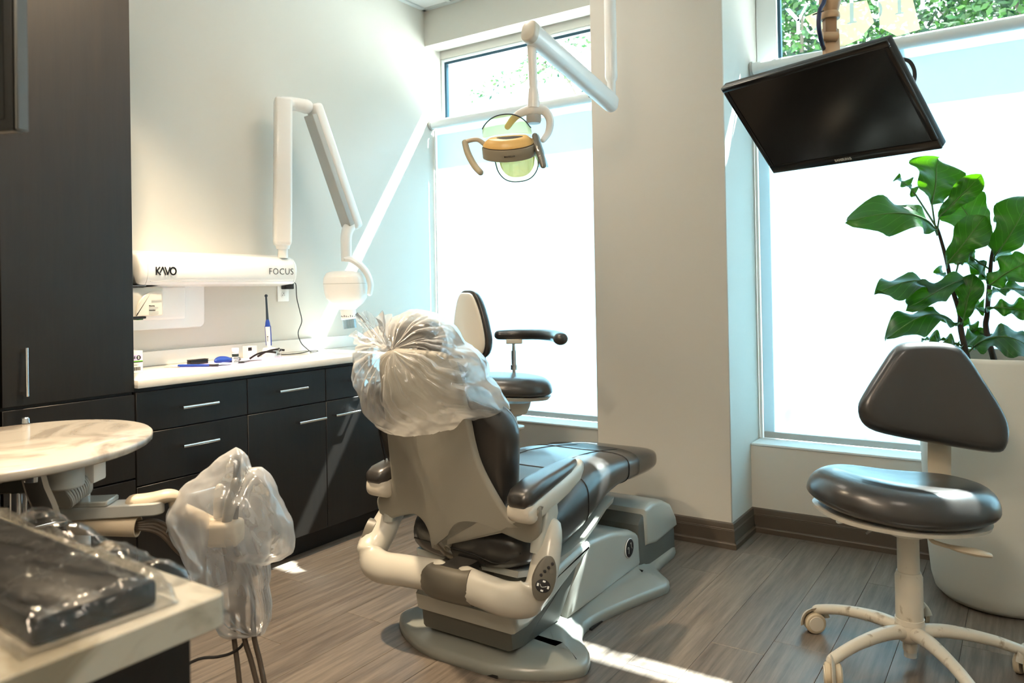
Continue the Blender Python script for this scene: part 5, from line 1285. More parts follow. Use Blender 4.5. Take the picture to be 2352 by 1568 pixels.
def leaf(B, T, w, nrm, arch=0.0, fold=0.25, wav=0.012, petiole=None, seed=0):
    B, T = V(B), V(T); ax = T - B; L_ = ax.length; ax.normalize(); n_ = V(nrm); n_ = (n_ - ax * n_.dot(ax)).normalized(); s_ = ax.cross(n_)
    NU, NV = 10, 22
    bm = BM(); uvl = bm.loops.layers.uv.new('UVMap'); g = []
    for j in range(NV + 1):
        t_ = j / NV; hw = wpr(t_) * w * 0.6 * (1 + 0.06 * math.sin(t_ * 17 + seed)); row_ = []
        for i in range(NU + 1):
            u_ = i / NU * 2 - 1
            z = arch * L_ * math.sin(PI * min(1, t_ * 1.05)) * 1.0 - (t_ ** 2) * arch * L_ * 0.6 - fold * hw * (1 - abs(u_)) * 0.8 + wav * (abs(u_) ** 1.5) * math.sin(t_ * 15 + seed + (1.7 if u_ > 0 else 0)) - 0.0022 * max(0, math.cos((t_ - 0.75 * abs(u_) * 0.5) * 6 * 2 * PI)) * 1.5
            p = B + ax * (L_ * t_) + s_ * (hw * u_ * (1 - 0.12 * fold)) + n_ * z
            row_.append((bm.verts.new(p), (i / NU, t_)))
        g.append(row_)
    for j in range(NV):
        for i in range(NU):
            q = (g[j][i], g[j][i + 1], g[j + 1][i + 1], g[j + 1][i]); f = bm.faces.new([a[0] for a in q])
            for lp, a in zip(f.loops, q): lp[uvl].uv = a[1]
    o = put('leaf', bm, M['leaf'], fig, sharp=180, recalc=False)
    bm = BM()
    mid = [B + ax * (L_ * t_) + n_ * (arch * L_ * math.sin(PI * min(1, t_ * 1.05)) - t_ ** 2 * arch * L_ * 0.6 - fold * wpr(t_) * w * 0.6 * 0.8 + 0.0005) for t_ in (0, 0.12, 0.25, 0.4, 0.55, 0.7, 0.85, 0.97)]
    pts = ([V(petiole)] if petiole is not None else []) + mid
    tube(bm, pts, [0.0036, 0.0032, 0.0028, 0.0022, 0.0016, 0.0008], 6, 2); put('midrib', bm, MRIB, o)
    return o
MRIB = mat('leaf_midrib', (84, 116, 62), 0.5)
toC = -CF
LV = [  # base, tip, width, normal, arch, fold, petiole
 ((-0.306, 3.41, 1.5272), (-0.2821, 3.4725, 1.7177), 0.20, toC + CR * 0.15, 0.05, 0.10, (-0.2953, 3.4183, 1.4244)),
 ((-0.2961, 3.3936, 1.4266), (-0.5379, 3.1092, 1.4811), 0.135, toC + ZA * 0.55, 0.16, -0.25, (-0.2914, 3.4211, 1.4073)),
 ((-0.3672, 3.4647, 1.575), (-0.435, 3.4904, 1.6653), 0.05, toC * 0.4 + ZA, 0.1, 0.5, (-0.2969, 3.4411, 1.443)),
 ((-0.281, 3.4032, 1.4772), (-0.1399, 3.4245, 1.6289), 0.085, toC * 0.8 + CR * -0.4, -0.06, 0.5, (-0.2912, 3.4211, 1.4158)),
 ((-0.1335, 3.6486, 1.3743), (-0.2516, 3.6874, 1.5912), 0.16, toC - CR * 0.35, 0.05, 0.1, (-0.1107, 3.6161, 1.3458)),
 ((-0.1075, 3.5943, 1.3225), (0.013, 3.601, 1.5489), 0.155, toC - CR * 0.2, 0.08, -0.15, (-0.1097, 3.6051, 1.302)),
 ((-0.2593, 3.4198, 1.2934), (-0.1283, 3.4098, 1.4707), 0.115, toC - CR * 0.25 + ZA * 0.15, 0.07, 0.2, (-0.2631, 3.4656, 1.2771)),
 ((-0.2672, 3.4156, 1.1747), (-0.4731, 3.1798, 1.2055), 0.115, toC * 0.55 + ZA, 0.14, -0.2, (-0.2563, 3.4711, 1.1875)),
 ((-0.2343, 3.4149, 1.053), (-0.4305, 3.1619, 1.0486), 0.12, toC * 0.55 + ZA, 0.18, -0.2, (-0.223, 3.4707, 1.064)),
 ((-0.1814, 3.4728, 1.2476), (-0.3707, 3.1772, 1.1408), 0.10, toC * 0.8 + ZA * 0.9, 0.05, 0.35, (-0.2298, 3.4652, 1.1496)),
 ((-0.2109, 3.4185, 1.0699), (-0.1721, 3.4066, 1.2537), 0.085, toC * 0.8 - CR * 0.6, 0.05, 0.4, (-0.2203, 3.4726, 1.0554)),
 ((-0.1276, 3.5578, 1.207), (0.0082, 3.5278, 1.3097), 0.13, toC * 0.7 + ZA * 0.7, 0.06, 0.15, (-0.1262, 3.6069, 1.2154)),
 ((-0.1303, 3.5322, 1.1714), (0.018, 3.451, 1.1971), 0.11, toC * 0.6 + ZA, 0.12, 0.15, (-0.1304, 3.6047, 1.1458)),
 ((-0.1341, 3.5301, 1.1202), (0.0125, 3.5085, 1.1108), 0.075, toC * 0.8 + ZA * 0.5, 0.05, 0.1, (-0.1371, 3.6007, 1.1006)),
 ((-0.1477, 3.6418, 1.0991), (-0.224, 3.7105, 1.144), 0.10, toC * 0.9 + ZA * 0.5, 0.05, 0.2, (-0.1382, 3.6242, 1.0893)),
 ((-0.1776, 3.4058, 0.971), (0.0149, 3.3907, 0.9871), 0.14, toC * 0.75 + ZA * 0.8, 0.22, -0.25, (-0.2014, 3.4624, 0.9424)),
 ((-0.226, 3.4454, 0.9803), (-0.3556, 3.4541, 1.0077), 0.075, toC * 0.4 + ZA, 0.08, 0.3, (-0.2137, 3.478, 0.9612)),
 ((-0.2276, 3.5853, 1.3552), (-0.1296, 3.6286, 1.233), 0.10, toC * 0.5 + ZA * 0.9 + CR * 0.2, 0.10, 0.25, (-0.1227, 3.6208, 1.2678)),
 ((-0.127, 3.6305, 1.2154), (-0.2337, 3.6778, 1.344), 0.09, toC * 0.6 + ZA * 0.9, 0.08, 0.3, None),
 ((-0.2539, 3.521, 1.1868), (-0.2903, 3.6162, 1.2761), 0.085, toC + CR * 0.3, 0.04, 0.2, (-0.2488, 3.4884, 1.1733)),
 ((-0.231, 3.5234, 1.2838), (-0.2059, 3.4792, 1.361), 0.05, toC - CR * 0.6, 0.05, 0.5, (-0.2443, 3.4789, 1.2182)),
 ((-0.1495, 3.6415, 1.0074), (-0.2228, 3.6639, 1.0622), 0.05, toC * 0.6 + ZA * 0.6, 0.04, 0.4, (-0.1434, 3.6337, 0.9956)),
 ((-0.2109, 3.4799, 0.9578), (-0.1501, 3.6651, 1.0237), 0.08, toC * 0.5 + ZA * 0.8, 0.08, 0.2, (-0.2169, 3.476, 0.9408)),
 ((-0.2162, 3.3797, 0.9685), (-0.3185, 3.2864, 0.989), 0.06, toC * 0.6 + ZA, 0.10, 0.1, (-0.2126, 3.4548, 0.9426)),
 ((-0.1, 3.6959, 1.3248), (-0.0159, 3.97, 1.3059), 0.13, toC * 0.6 + ZA * 0.5, 0.08, 0.2, (-0.1101, 3.6169, 1.3022)),
 ((-0.1058, 3.6191, 1.3719), (-0.0416, 3.8899, 1.546), 0.13, toC - CR * 0.1, 0.05, 0.2, (-0.1074, 3.6062, 1.3454)),
]
for k, (B, T, w, n_, ar, fo, pe) in enumerate(LV): leaf(B, T, w, n_, ar, fo, 0.02, pe, k * 1.7)

# ------------------------------------------------------------------ screen on its ceiling arm
yaw, tilt, roll = math.radians(-27.1), math.radians(43.7), math.radians(-1.8)
tr3 = V((math.cos(yaw), math.sin(yaw), 0)); tn0 = V((math.sin(yaw), -math.cos(yaw), 0))
tn = tn0 * math.cos(tilt) - ZA * math.sin(tilt); tu = ZA * math.cos(tilt) + tn0 * math.sin(tilt)
tr, tu = tr3 * math.cos(roll) + tu * math.sin(roll), tu * math.cos(roll) - tr3 * math.sin(roll)
TC = V((-0.482, 2.332, 1.71)); TW, TH = 0.56, 0.346
tm = frame_m(TC, tr, tu, tn)
t = thing('ceiling_monitor', 'black flat screen tilted down on a tan ceiling arm before the wide window', 'monitor', tuple(TC))
bm = BM(); box(bm, -TW / 2, TW / 2, -TH / 2, TH / 2, -0.028, -0.004, 0.004, 2, tm); put('back_case', bm, M['black'], t)
bm = BM(); box(bm, -TW * 0.36, TW * 0.36, -TH * 0.32, TH * 0.34, -0.062, -0.027, 0.015, 2, tm); put('back_bulge', bm, M['black'], t)
bm = BM(); BZ, BB = 0.018, 0.030
for a in ((-TW / 2, TW / 2, TH / 2 - BZ, TH / 2), (-TW / 2, TW / 2, -TH / 2, -TH / 2 + BB), (-TW / 2, -TW / 2 + BZ, -TH / 2 + BB, TH / 2 - BZ), (TW / 2 - BZ, TW / 2, -TH / 2 + BB, TH / 2 - BZ)): box(bm, a[0], a[1], a[2], a[3], -0.006, 0.003, 0.0025, 2, tm)
put('bezel', bm, mat('gloss_bezel', (14, 15, 15), 0.18), t)
bm = BM(); box(bm, -TW / 2 + BZ - 0.001, TW / 2 - BZ + 0.001, -TH / 2 + BB - 0.001, TH / 2 - BZ + 0.001, -0.005, 0.0, 0, 1, tm); put('screen', bm, M['screen'], t)
text('SAMSUNG', 0.0115, tm @ V((-0.012, -TH / 2 + 0.014, 0.0034)), tr, tu, M['grey_pl'], t, bold=0.0004, spacing=1.1)
MD = 2.30
mt = thing('monitor_arm', 'tan jointed ceiling arm with navy cable holding the tilted screen', 'mount', tuple(V((-0.4793, 2.4431, 2.0521))))
OFF[mt.name] = V((-0.4793, 2.4431, 2.0521)); mt.location = OFF[mt.name]
top = V((-0.4767, 2.4441, 2.1306)); jt = V((-0.4774, 2.4446, 2.0389))
bm = BM(); tube(bm, [V((top.x, top.y, ZC + 0.003)), V((top.x, top.y, 2.6)), top, V((-0.478, 2.4439, 2.0625)), V((-0.4774, 2.4446, 2.0389))], [0.033, 0.033, 0.033, 0.029, 0.022], 20, 2); put('pole', bm, M['tan'], mt)
bm = BM(); lathe(bm, [(0.034, -0.011), (0.036, -0.006), (0.036, 0.002), (0.030, 0.010), (0.026, 0.011)], V((-0.4776, 2.4445, 2.0311)), ZA, 24, sx=0.78, sy=0.78); put('collar', bm, M['tan'], mt)
bm = BM(); lathe(bm, [(0.06, ZC - 0.03), (0.075, ZC - 0.008), (0.075, ZC - 0.0045)], (top.x, top.y, 0), ZA, 28); put('ceiling_cup', bm, M['tan'], mt)
bm = BM(); box(bm, -0.017, 0.017, -0.014, 0.014, -0.045, 0.02, 0.003, 1, frame_m(V((-0.4791, 2.4437, 2.0101)), CR, CF, ZA)); put('neck', bm, mat('tan_dark', (150, 120, 88), 0.5), mt)
bm = BM(); cyl(bm, V((-0.4962, 2.4206, 1.9654)), V((-0.4605, 2.4447, 1.9646)), 0.014, seg=18); put('hinge', bm, M['tan'], mt)
pA = V((-0.4836, 2.477, 1.9964)); pB = TC - tn * 0.066
bm = BM(); tube(bm, [pA, pA.lerp(pB, 0.35) - CR * 0 , pB], [0.03, 0.03, 0.03], 10, 3, ell=(0.9, 0.55), up=CF); put('tilt_bracket', bm, M['tan'], mt, sharp=30)
bm = BM(); box(bm, -0.05, 0.05, -0.05, 0.05, -0.0665, -0.0625, 0.001, 1, tm); put('mount_plate', bm, M['steel'], mt)
bm = BM(); tube(bm, [V((-0.4754, 2.4027, 2.1428)), V((-0.4833, 2.3981, 2.0656)), V((-0.4924, 2.3742, 2.0282)), V((-0.4932, 2.3621, 1.9801)), V((-0.4933, 2.3987, 1.9383)), V((-0.4941, 2.4708, 1.9104)), pB + tu * 0.03 - tn * 0.005], 0.0065, 10, 5); put('cable', bm, mat('navy_cable', (30, 44, 84), 0.35), mt)
bm = BM(); tube(bm, [V((-0.4929, 2.3643, 2.0203)), V((-0.5131, 2.3845, 2.0241)), V((-0.4863, 2.3976, 2.0337)), V((-0.486, 2.3665, 2.022))], 0.002, 6, 2); put('cable_tie', bm, M['rubber'], mt)
eR = tm @ V((TW / 2 - 0.05, TH * 0.30, -0.028)); eR2 = tm @ V((TW / 2 - 0.05, TH * 0.08, -0.028))
bm = BM(); tube(bm, [eR, V((-0.3045, 2.5748, 1.8992)), V((-0.2816, 2.5782, 1.888)), V((-0.2691, 2.575, 1.8548)), V((-0.2704, 2.5263, 1.8094)), eR2], 0.0058, 10, 5); put('power_cable', bm, M['rubber'], t)

# ------------------------------------------------------------------ operating lamp
LD = 3.0
aL, aR = V((-1.6025, 2.5277, 2.2354)), V((-1.5654, 3.1577, 2.0699))
t = thing('operating_lamp', 'white dental operating lamp with yellow shield hanging from a ceiling pole arm', 'lamp', (aR.x, aR.y, ZC))
bm = BM(); pt_ = V((-1.5624, 3.1582, 2.2253)); pbm = V((-1.5642, 3.1579, 2.1317))
tube(bm, [(pt_.x, pt_.y, ZC + 0.003), (pt_.x, pt_.y, 2.6), pt_], 0.0275, 22, 1); put('pole', bm, M['white_pl'], t)
bm = BM(); lathe(bm, [(0.0285, 0.0), (0.029, -0.035), (0.026, -0.05), (0.0195, -0.06), (0.0195, -0.13)], pt_, ZA, 24); put('pole_collar', bm, M['white_pl'], t)
bm = BM(); lathe(bm, [(0.05, ZC - 0.03), (0.07, ZC - 0.008), (0.07, ZC - 0.0045)], (pt_.x, pt_.y, 0), ZA, 28); put('ceiling_cup', bm, M['white_pl'], t)
ad = (aR - aL).normalized()
a1_, a2_, _n = basis(ad)
def arm_ring(p, w, h, r): return [p + a1_ * x + a2_ * y for x, y in rrect(w, h, r, 5)]
bm = BM(); loft(bm, [arm_ring(aL + ad * 0.02, 0.066, 0.088, 0.03), arm_ring(aR - ad * 0.01, 0.066, 0.088, 0.03), arm_ring(aR + ad * 0.012, 0.062, 0.084, 0.029), arm_ring(aR + ad * 0.024, 0.046, 0.066, 0.022)]); put('arm', bm, M['white_pl'], t, sharp=50)
bm = BM(); loft(bm, [arm_ring(aL - ad * 0.012, 0.056, 0.078, 0.027), arm_ring(aL - ad * 0.009, 0.064, 0.087, 0.03), arm_ring(aL - ad * 0.002, 0.068, 0.091, 0.031), arm_ring(aL + ad * 0.0195, 0.068, 0.091, 0.031)]); put('end_cap', bm, M['cream'], t, sharp=50)
for f_ in (0.16, 0.79):
    bm = BM(); q = aL.lerp(aR, f_) - ZA * 0.030 - CR * 0.030; lathe(bm, [(0.005, 0), (0.004, 0.003)], q, (-CR * 0.8 - ZA * 0.6), 10); put('screw', bm, M['ink'], t)
d0, d1 = V((-1.6175, 2.5662, 2.2089)), V((-1.6142, 2.5704, 2.0096))
bm = BM(); tube(bm, [d0, d0.lerp(d1, 0.5), d1], [0.0185, 0.0175, 0.0165], 18, 1); put('drop_post', bm, M['white_pl'], t)
d2 = V((-1.6155, 2.5702, 1.9438))
bm = BM(); tube(bm, [V((-1.6154, 2.5695, 2.0218)), V((-1.6147, 2.5703, 1.9837)), d2], [0.018, 0.023, 0.024], 18, 2); put('post_socket', bm, M['white_pl'], t)
HD = V((-1.6791, 2.4805, 1.7927))
for P in ([d2 - ZA * 0.005, V((-1.6513, 2.5582, 1.933)), V((-1.6874, 2.546, 1.915)), V((-1.7213, 2.5357, 1.8759))], [d2 - ZA * 0.005, V((-1.5864, 2.6019, 1.935)), V((-1.5684, 2.6145, 1.8982)), V((-1.5737, 2.6114, 1.8496)), V((-1.5826, 2.5816, 1.8132))]):
    bm = BM(); tube(bm, P, [0.024, 0.018, 0.015, 0.012], 14, 5, ell=(1.0, 0.8), up=CF, round_end=True); put('yoke', bm, M['white_pl'], t)
bm = BM(); lathe(bm, [(0.026, -0.02), (0.03, -0.01), (0.03, 0.012), (0.024, 0.02)], V((-1.6269, 2.587, 1.9067)), ZA, 22); put('swivel_knob', bm, M['grey_pl'], t)
hu = (CR + ZA * 0.07).normalized(); hz_ = (ZA - CR * 0.07 - CF * 0.62).normalized(); hw = hz_.cross(hu)       # hw points away from the viewer
lens2 = smooth2([(-0.105, 0.0), (-0.085, -0.035), (-0.04, -0.058), (0.01, -0.064), (0.06, -0.055), (0.098, -0.028), (0.104, 0.01), (0.08, 0.04), (0.0, 0.05), (-0.08, 0.04)], 3)
bm = BM(); slab2(bm, lens2, HD - hz_ * 0.03, hu, hw, hz_, [(-0.020, 0.006), (-0.016, 0), (0.026, 0.0), (0.030, 0.003)]); put('lamp_body', bm, mat('lamp_taupe', (150, 142, 124), 0.4), t, sharp=50)
text('MARELUX', 0.009, HD - hw * 0.0655 - hz_ * 0.024 + hu * 0.0, hu, hz_, M['ink'], t, bold=0.0001, spacing=1.1)
bm = BM(); slab2(bm, [(a * 0.96, b * 0.95) for a, b in lens2], HD, hu, hw, hz_, [(0.004, 0), (0.012, 0.002), (0.028, 0.022), (0.030, 0.026)]); put('amber_top', bm, M['amber'], t, sharp=50)
bm = BM(); slab2(bm, smooth2([(-0.045, 0.005), (-0.02, -0.016), (0.02, -0.02), (0.06, -0.006), (0.03, 0.006), (-0.01, 0.008)], 3), HD + hz_ * 0.0295, hu, hw, hz_, [(0, 0), (0.0015, 0.001)]); put('vent_slot', bm, M['cab_in'], t)
DICH = film('dichroic_mirror', (252, 236, 150), 0.5, 0.2, 0.05, 0.75)
def curved_sheet(x0, x1, z_of, w_of, name, m, thick=0.0025, nx=24, nz=8):
    bm = BM(); layers = []
    for th in (0, thick):
        g = []
        for j in range(nz + 1):
            row_ = []
            for i in range(nx + 1):
                x = x0 + (x1 - x0) * i / nx; zb, zt = z_of(i / nx); z = zb + (zt - zb) * j / nz
                row_.append(bm.verts.new(HD + hu * x + hz_ * z + hw * (w_of(i / nx, j / nz) + th)))
            g.append(row_)
        layers.append(g)
    a, b = layers
    for g in layers:
        for j in range(nz):
            for i in range(nx): bm.faces.new((g[j][i], g[j][i + 1], g[j + 1][i + 1], g[j + 1][i]))
    bd = [(0, i) for i in range(nx + 1)] + [(j, nx) for j in range(1, nz + 1)] + [(nz, i) for i in range(nx - 1, -1, -1)] + [(j, 0) for j in range(nz - 1, 0, -1)]
    for q in range(len(bd)):
        (j0, i0), (j1, i1) = bd[q], bd[(q + 1) % len(bd)]; bm.faces.new((a[j0][i0], a[j1][i1], b[j1][i1], b[j0][i0]))
    return put(name, bm, m, t, sharp=60)
UP2 = V((-0.9, 0, 0.25))
ush = lambda s: (0.03, 0.036 + 0.055 * max(0.0, 1 - abs(2 * s - 0.95) ** 2.4) ** 0.7)
uw = lambda s, q: 0.040 - 0.03 * (2 * s - 1) ** 2 + 0.055 * q
curved_sheet(-0.098, 0.096, ush, uw, 'upper_shield', M['shield'])
bm = BM(); tube(bm, [HD + hu * (-0.098 + 0.194 * s / 24) + hz_ * ush(s / 24)[1] + hw * (uw(s / 24, 1) + 0.001) for s in range(25)], 0.0024, 8, 1); put('shield_rim', bm, M['velour'], t)
rsh = lambda s: (-0.058 - 0.074 * max(0.0, 1 - abs(2 * s - 1) ** 3.6) ** 0.55, -0.05)
rw = lambda s, q: -0.02 + 0.045 * (2 * s - 1) ** 2 - 0.045 * (1 - q)
curved_sheet(-0.058, 0.116, rsh, rw, 'reflector', M['shield'])
bm = BM(); tube(bm, [HD + hu * (-0.058 + 0.174 * s / 30) + hz_ * rsh(s / 30)[0] + hw * rw(s / 30, 0) for s in range(31)], 0.0022, 8, 1); put('reflector_rim', bm, M['velour'], t)
curved_sheet(-0.042, 0.10, lambda s: (-0.058 - 0.058 * max(0.0, 1 - abs(2 * s - 1) ** 3.6) ** 0.55, -0.05), lambda s, q: -0.012 + 0.045 * (2 * s - 1) ** 2 - 0.045 * (1 - q), 'dichroic_mirror', DICH)
bm = BM(); tube(bm, [HD - hu * 0.088 + hz_ * 0.004, V((-1.7779, 2.4136, 1.8136)), V((-1.8062, 2.3945, 1.8108)), V((-1.8206, 2.3849, 1.8026))], [0.010, 0.009, 0.009, 0.010], 12, 4, round_end=True); put('handle_bracket', bm, M['beige'], t)
bm = BM(); tube(bm, [V((-1.8205, 2.3849, 1.8043)), V((-1.8054, 2.3835, 1.7596)), V((-1.7732, 2.3816, 1.7082)), V((-1.7423, 2.3787, 1.6777))], [0.012, 0.0135, 0.0135, 0.012], 14, 4, round_end=True); put('handle', bm, mat('lamp_handle', (168, 160, 138), 0.4), t)
bm = BM(); tube(bm, [V((-1.5921, 2.5389, 1.825)), V((-1.5778, 2.537, 1.7751)), V((-1.5621, 2.536, 1.7306)), V((-1.5465, 2.5226, 1.7018))], [0.012, 0.0135, 0.0135, 0.012], 14, 4, round_end=True); put('handle', bm, mat('lamp_handle_dark', (128, 124, 112), 0.4), t)
bm = BM()
rings = []
for i in range(12):
    s = i / 11; c = V((-1.5962, 2.5361, 1.8319)).lerp(V((-1.5427, 2.5193, 1.6943)), s); rings.append([c + (CR * math.cos(a) + CF * math.sin(a)) * (0.019 + 0.005 * noise.noise(V((a * 2.5, s * 7, 2))) + (0.006 if 1.8 < a < 4.6 and s < 0.4 else 0)) for a in [2 * PI * q / 20 for q in range(20)]])
loft(bm, rings, False); put('handle_sleeve', bm, M['wrap'], t, sharp=180)

# ------------------------------------------------------------------ delivery unit with the marbled table, arm and bagged holder
t = thing('delivery_unit', 'floor-standing delivery unit with oval marbled table and jointed beige holder arm', 'delivery unit', (-2.2, 0.95, 0))
el = []
l1, l2 = V((0.69, -0.724, 0)), V((0.724, 0.69, 0))
for k in range(64):
    a = 2 * PI * k / 64; p = l1 * 0.385 * math.cos(a) + l2 * 0.31 * math.sin(a); el.append((-2.218 + p.x, 0.95 + p.y))
bm = BM(); slab2(bm, el, (0, 0, 0), XA, YA, ZA, [(0.818, 0.004), (0.822, 0), (0.836, 0), (0.84, 0.004)]); put('table_top', bm, M['marble'], t, sharp=50)
bm = BM(); q = V((-2.5598, 1.109, 0.8405)); lathe(bm, [(0.010, 0), (0.0125, 0.001), (0.011, 0.016), (0.008, 0.019)], q, ZA, 18); put('table_stud', bm, M['chrome'], t)
col = V((-2.0885, 1.0332, 0.6642))
bm = BM(); tube(bm, [(col.x, col.y, 0.02), (col.x, col.y, 0.3), (col.x, col.y, 0.79)], 0.026, 20, 1); put('column', bm, M['white_pl'], t)
bm = BM(); lathe(bm, [(0.19, 0.0006), (0.195, 0.012), (0.17, 0.03), (0.05, 0.05), (0.03, 0.06)], (col.x, col.y, 0), ZA, 40); put('floor_base', bm, M['base_lt'], t)
bm = BM(); box(bm, -0.30, 0.30, -0.05, 0.05, 0.785, 0.8175, 0.004, 2, frame_m(V((-2.218, 0.95, 0)), V((0.69, -0.724, 0)), V((0.724, 0.69, 0)), ZA)); put('table_carrier', bm, M['base_dk'], t)
can = V((-1.953, 0.9303, 0.7921))
bm = BM(); lathe(bm, [(0.040, -0.028), (0.044, -0.024), (0.045, 0.02), (0.040, 0.023), (0.030, 0.0235)], can, ZA, 28); put('canister', bm, M['grey_pl'], t)
bm = BM(); lathe(bm, [(0.030, 0.0), (0.031, 0.032)], can, ZA, 24); put('canister_core', bm, M['ink'], t)
bm = BM(); lathe(bm, [(0.019, 0.0235), (0.019, 0.045)], can, ZA, 20); put('canister_stem', bm, M['chrome'], t)
wb = V((-1.9928, 1.012, 0.7921))
bm = BM(); box(bm, -0.028, 0.028, -0.03, 0.03, -0.036, 0.045, 0.006, 2, frame_m(wb, CR, CF, ZA)); put('switch_box', bm, M['white_pl'], t)
bm = BM(); lathe(bm, [(0.011, 0), (0.0125, 0.008), (0.008, 0.016), (0.001, 0.018)], wb - CF * 0.03 - CR * 0.008 + ZA * 0.008, -CF, 18); put('knob', bm, M['black'], t)
bm = BM(); slab2(bm, rrect(0.026, 0.022, 0.003), wb - CF * 0.0305 - CR * 0.008 - ZA * 0.016, CR, ZA, -CF, [(0, 0), (0.0005, 0)]); put('label_plate', bm, M['grey_pl'], t)
bm = BM(); hs_ = [V((-1.9923, 0.9886, 0.753)), V((-1.9796, 0.9611, 0.7467)), V((-1.9708, 0.9309, 0.7334))]
P = tube(bm, hs_, 0.030, 18, 6)
for i in range(0, len(P) - 1, 1):
    d = (P[min(i + 1, len(P) - 1)] - P[max(i - 1, 0)]).normalized(); tube(bm, [P[i] - d * 0.0022, P[i] + d * 0.0022], 0.0335, 18, 1)
put('ribbed_hose', bm, M['grey_pl'], t)
bm = BM(); cyl(bm, V((-1.9506, 0.8595, 0.7951)), V((-1.9491, 0.8602, 0.8299)), 0.019, seg=22); put('chrome_pivot', bm, M['chrome'], t)
bm = BM(); tube(bm, [V((-1.9487, 0.8607, 0.8033)), V((-1.9425, 0.8652, 0.7734)), V((-1.928, 0.8754, 0.7321)), V((-1.9218, 0.8799, 0.7042))], [0.030, 0.030, 0.030, 0.031], 8, 1, ell=(1.0, 0.35), up=CF); put('bracket_plate', bm, M['steel'], t, sharp=30)
bm = BM(); cyl(bm, V((-2.0495, 0.8655, 0.7539)), V((-2.0528, 0.865, 0.5844)), 0.014, seg=18); put('pipe', bm, M['chrome'], t)
bm = BM(); cyl(bm, V((-2.0538, 0.8868, 0.7484)), V((-2.0571, 0.8863, 0.5771)), 0.006, seg=12); put('pipe', bm, M['chrome'], t)
bm = BM(); box(bm, -0.17, 0.06, -0.03, 0.03, -0.02, 0.028, 0.003, 1, frame_m(V((-2.0516, 0.8881, 0.7719)), CR, CF, ZA)); put('rear_housing', bm, M['base_dk'], t)
# lower arm with rounded end, forearm above it
b0, b1 = V((-2.0741, 0.9582, 0.6849)), V((-1.8794, 1.1137, 0.6859)); bd = (b1 - b0).normalized(); bs = ZA.cross(bd).normalized(); bu = bd.cross(bs)
Lb = (b1 - b0).length
o2 = [(0, -0.036), (0.03, -0.04), (Lb * 0.55, -0.033), (Lb, -0.027)] + [(Lb + 0.027 * math.sin(a * PI / 8), -0.027 * math.cos(a * PI / 8)) for a in range(1, 8)] + [(Lb, 0.027), (Lb * 0.55, 0.033), (0.03, 0.04), (0, 0.036)]
bm = BM(); slab2(bm, o2, b0, bd, bs, bu, [(-0.021, 0.003), (-0.018, 0), (0.008, 0), (0.011, 0.003)]); put('lower_arm', bm, M['grey_pl'], t)
bm = BM(); box(bm, 0.02, 0.15, -0.036, 0.036, 0.010, 0.024, 0.003, 1, frame_m(b0, bd, bs, bu)); put('arm_block', bm, M['base_lt'], t)
bm = BM(); cyl(bm, b0 + bd * 0.026 - bs * 0.041 - bu * 0.003, b0 + bd * 0.026 - bs * 0.0385 - bu * 0.003, 0.004, seg=12); put('pin', bm, M['ink'], t)
bm = BM(); tube(bm, [V((-1.922, 1.0849, 0.6958)), V((-1.8952, 1.115, 0.6969)), V((-1.867, 1.1461, 0.7047)), V((-1.8585, 1.1639, 0.6994))], [0.029, 0.03, 0.027, 0.025], 14, 4, ell=(1.0, 0.62), up=ZA, round_end=True); put('forearm', bm, M['beige'], t)
bm = BM(); tube(bm, [V((-1.8585, 1.1639, 0.7017)), V((-1.8533, 1.1677, 0.6765)), V((-1.8518, 1.1689, 0.6583))], [0.024, 0.024, 0.022], 14, 3, ell=(0.9, 1)); put('wrist', bm, M['beige'], t)
bm = BM(); tube(bm, [V((-1.8535, 1.1676, 0.6674)), V((-1.8161, 1.1931, 0.6472)), V((-1.7835, 1.2153, 0.6237)), V((-1.7419, 1.2314, 0.6147))], [0.02, 0.02, 0.022, 0.03], 14, 4); put('holder_stem', bm, M['beige'], t)
bm = BM(); box(bm, -0.042, 0.042, -0.035, 0.035, -0.032, 0.032, 0.014, 3, frame_m(V((-1.744, 1.2301, 0.6068)), CR, CF, ZA)); put('holder_block', bm, M['beige'], t)
for p0_, p1_, r_, m_ in (((-1.7328, 1.2253, 0.6347), (-1.7007, 1.2338, 0.7405), 0.017, 'steel'), ((-1.7316, 1.2504, 0.6226), (-1.7224, 1.2548, 0.8047), 0.010, 'ink'), ((-1.7693, 1.2249, 0.6234), (-1.7627, 1.2284, 0.7201), 0.014, 'cream')):
    bm = BM(); p0_, p1_ = V(p0_), V(p1_); tube(bm, [p0_, p0_.lerp(p1_, 0.6), p1_], [r_ * 0.7, r_, r_ * 0.8], 12, 3, round_end=True); put('handpiece', bm, M[m_], t)
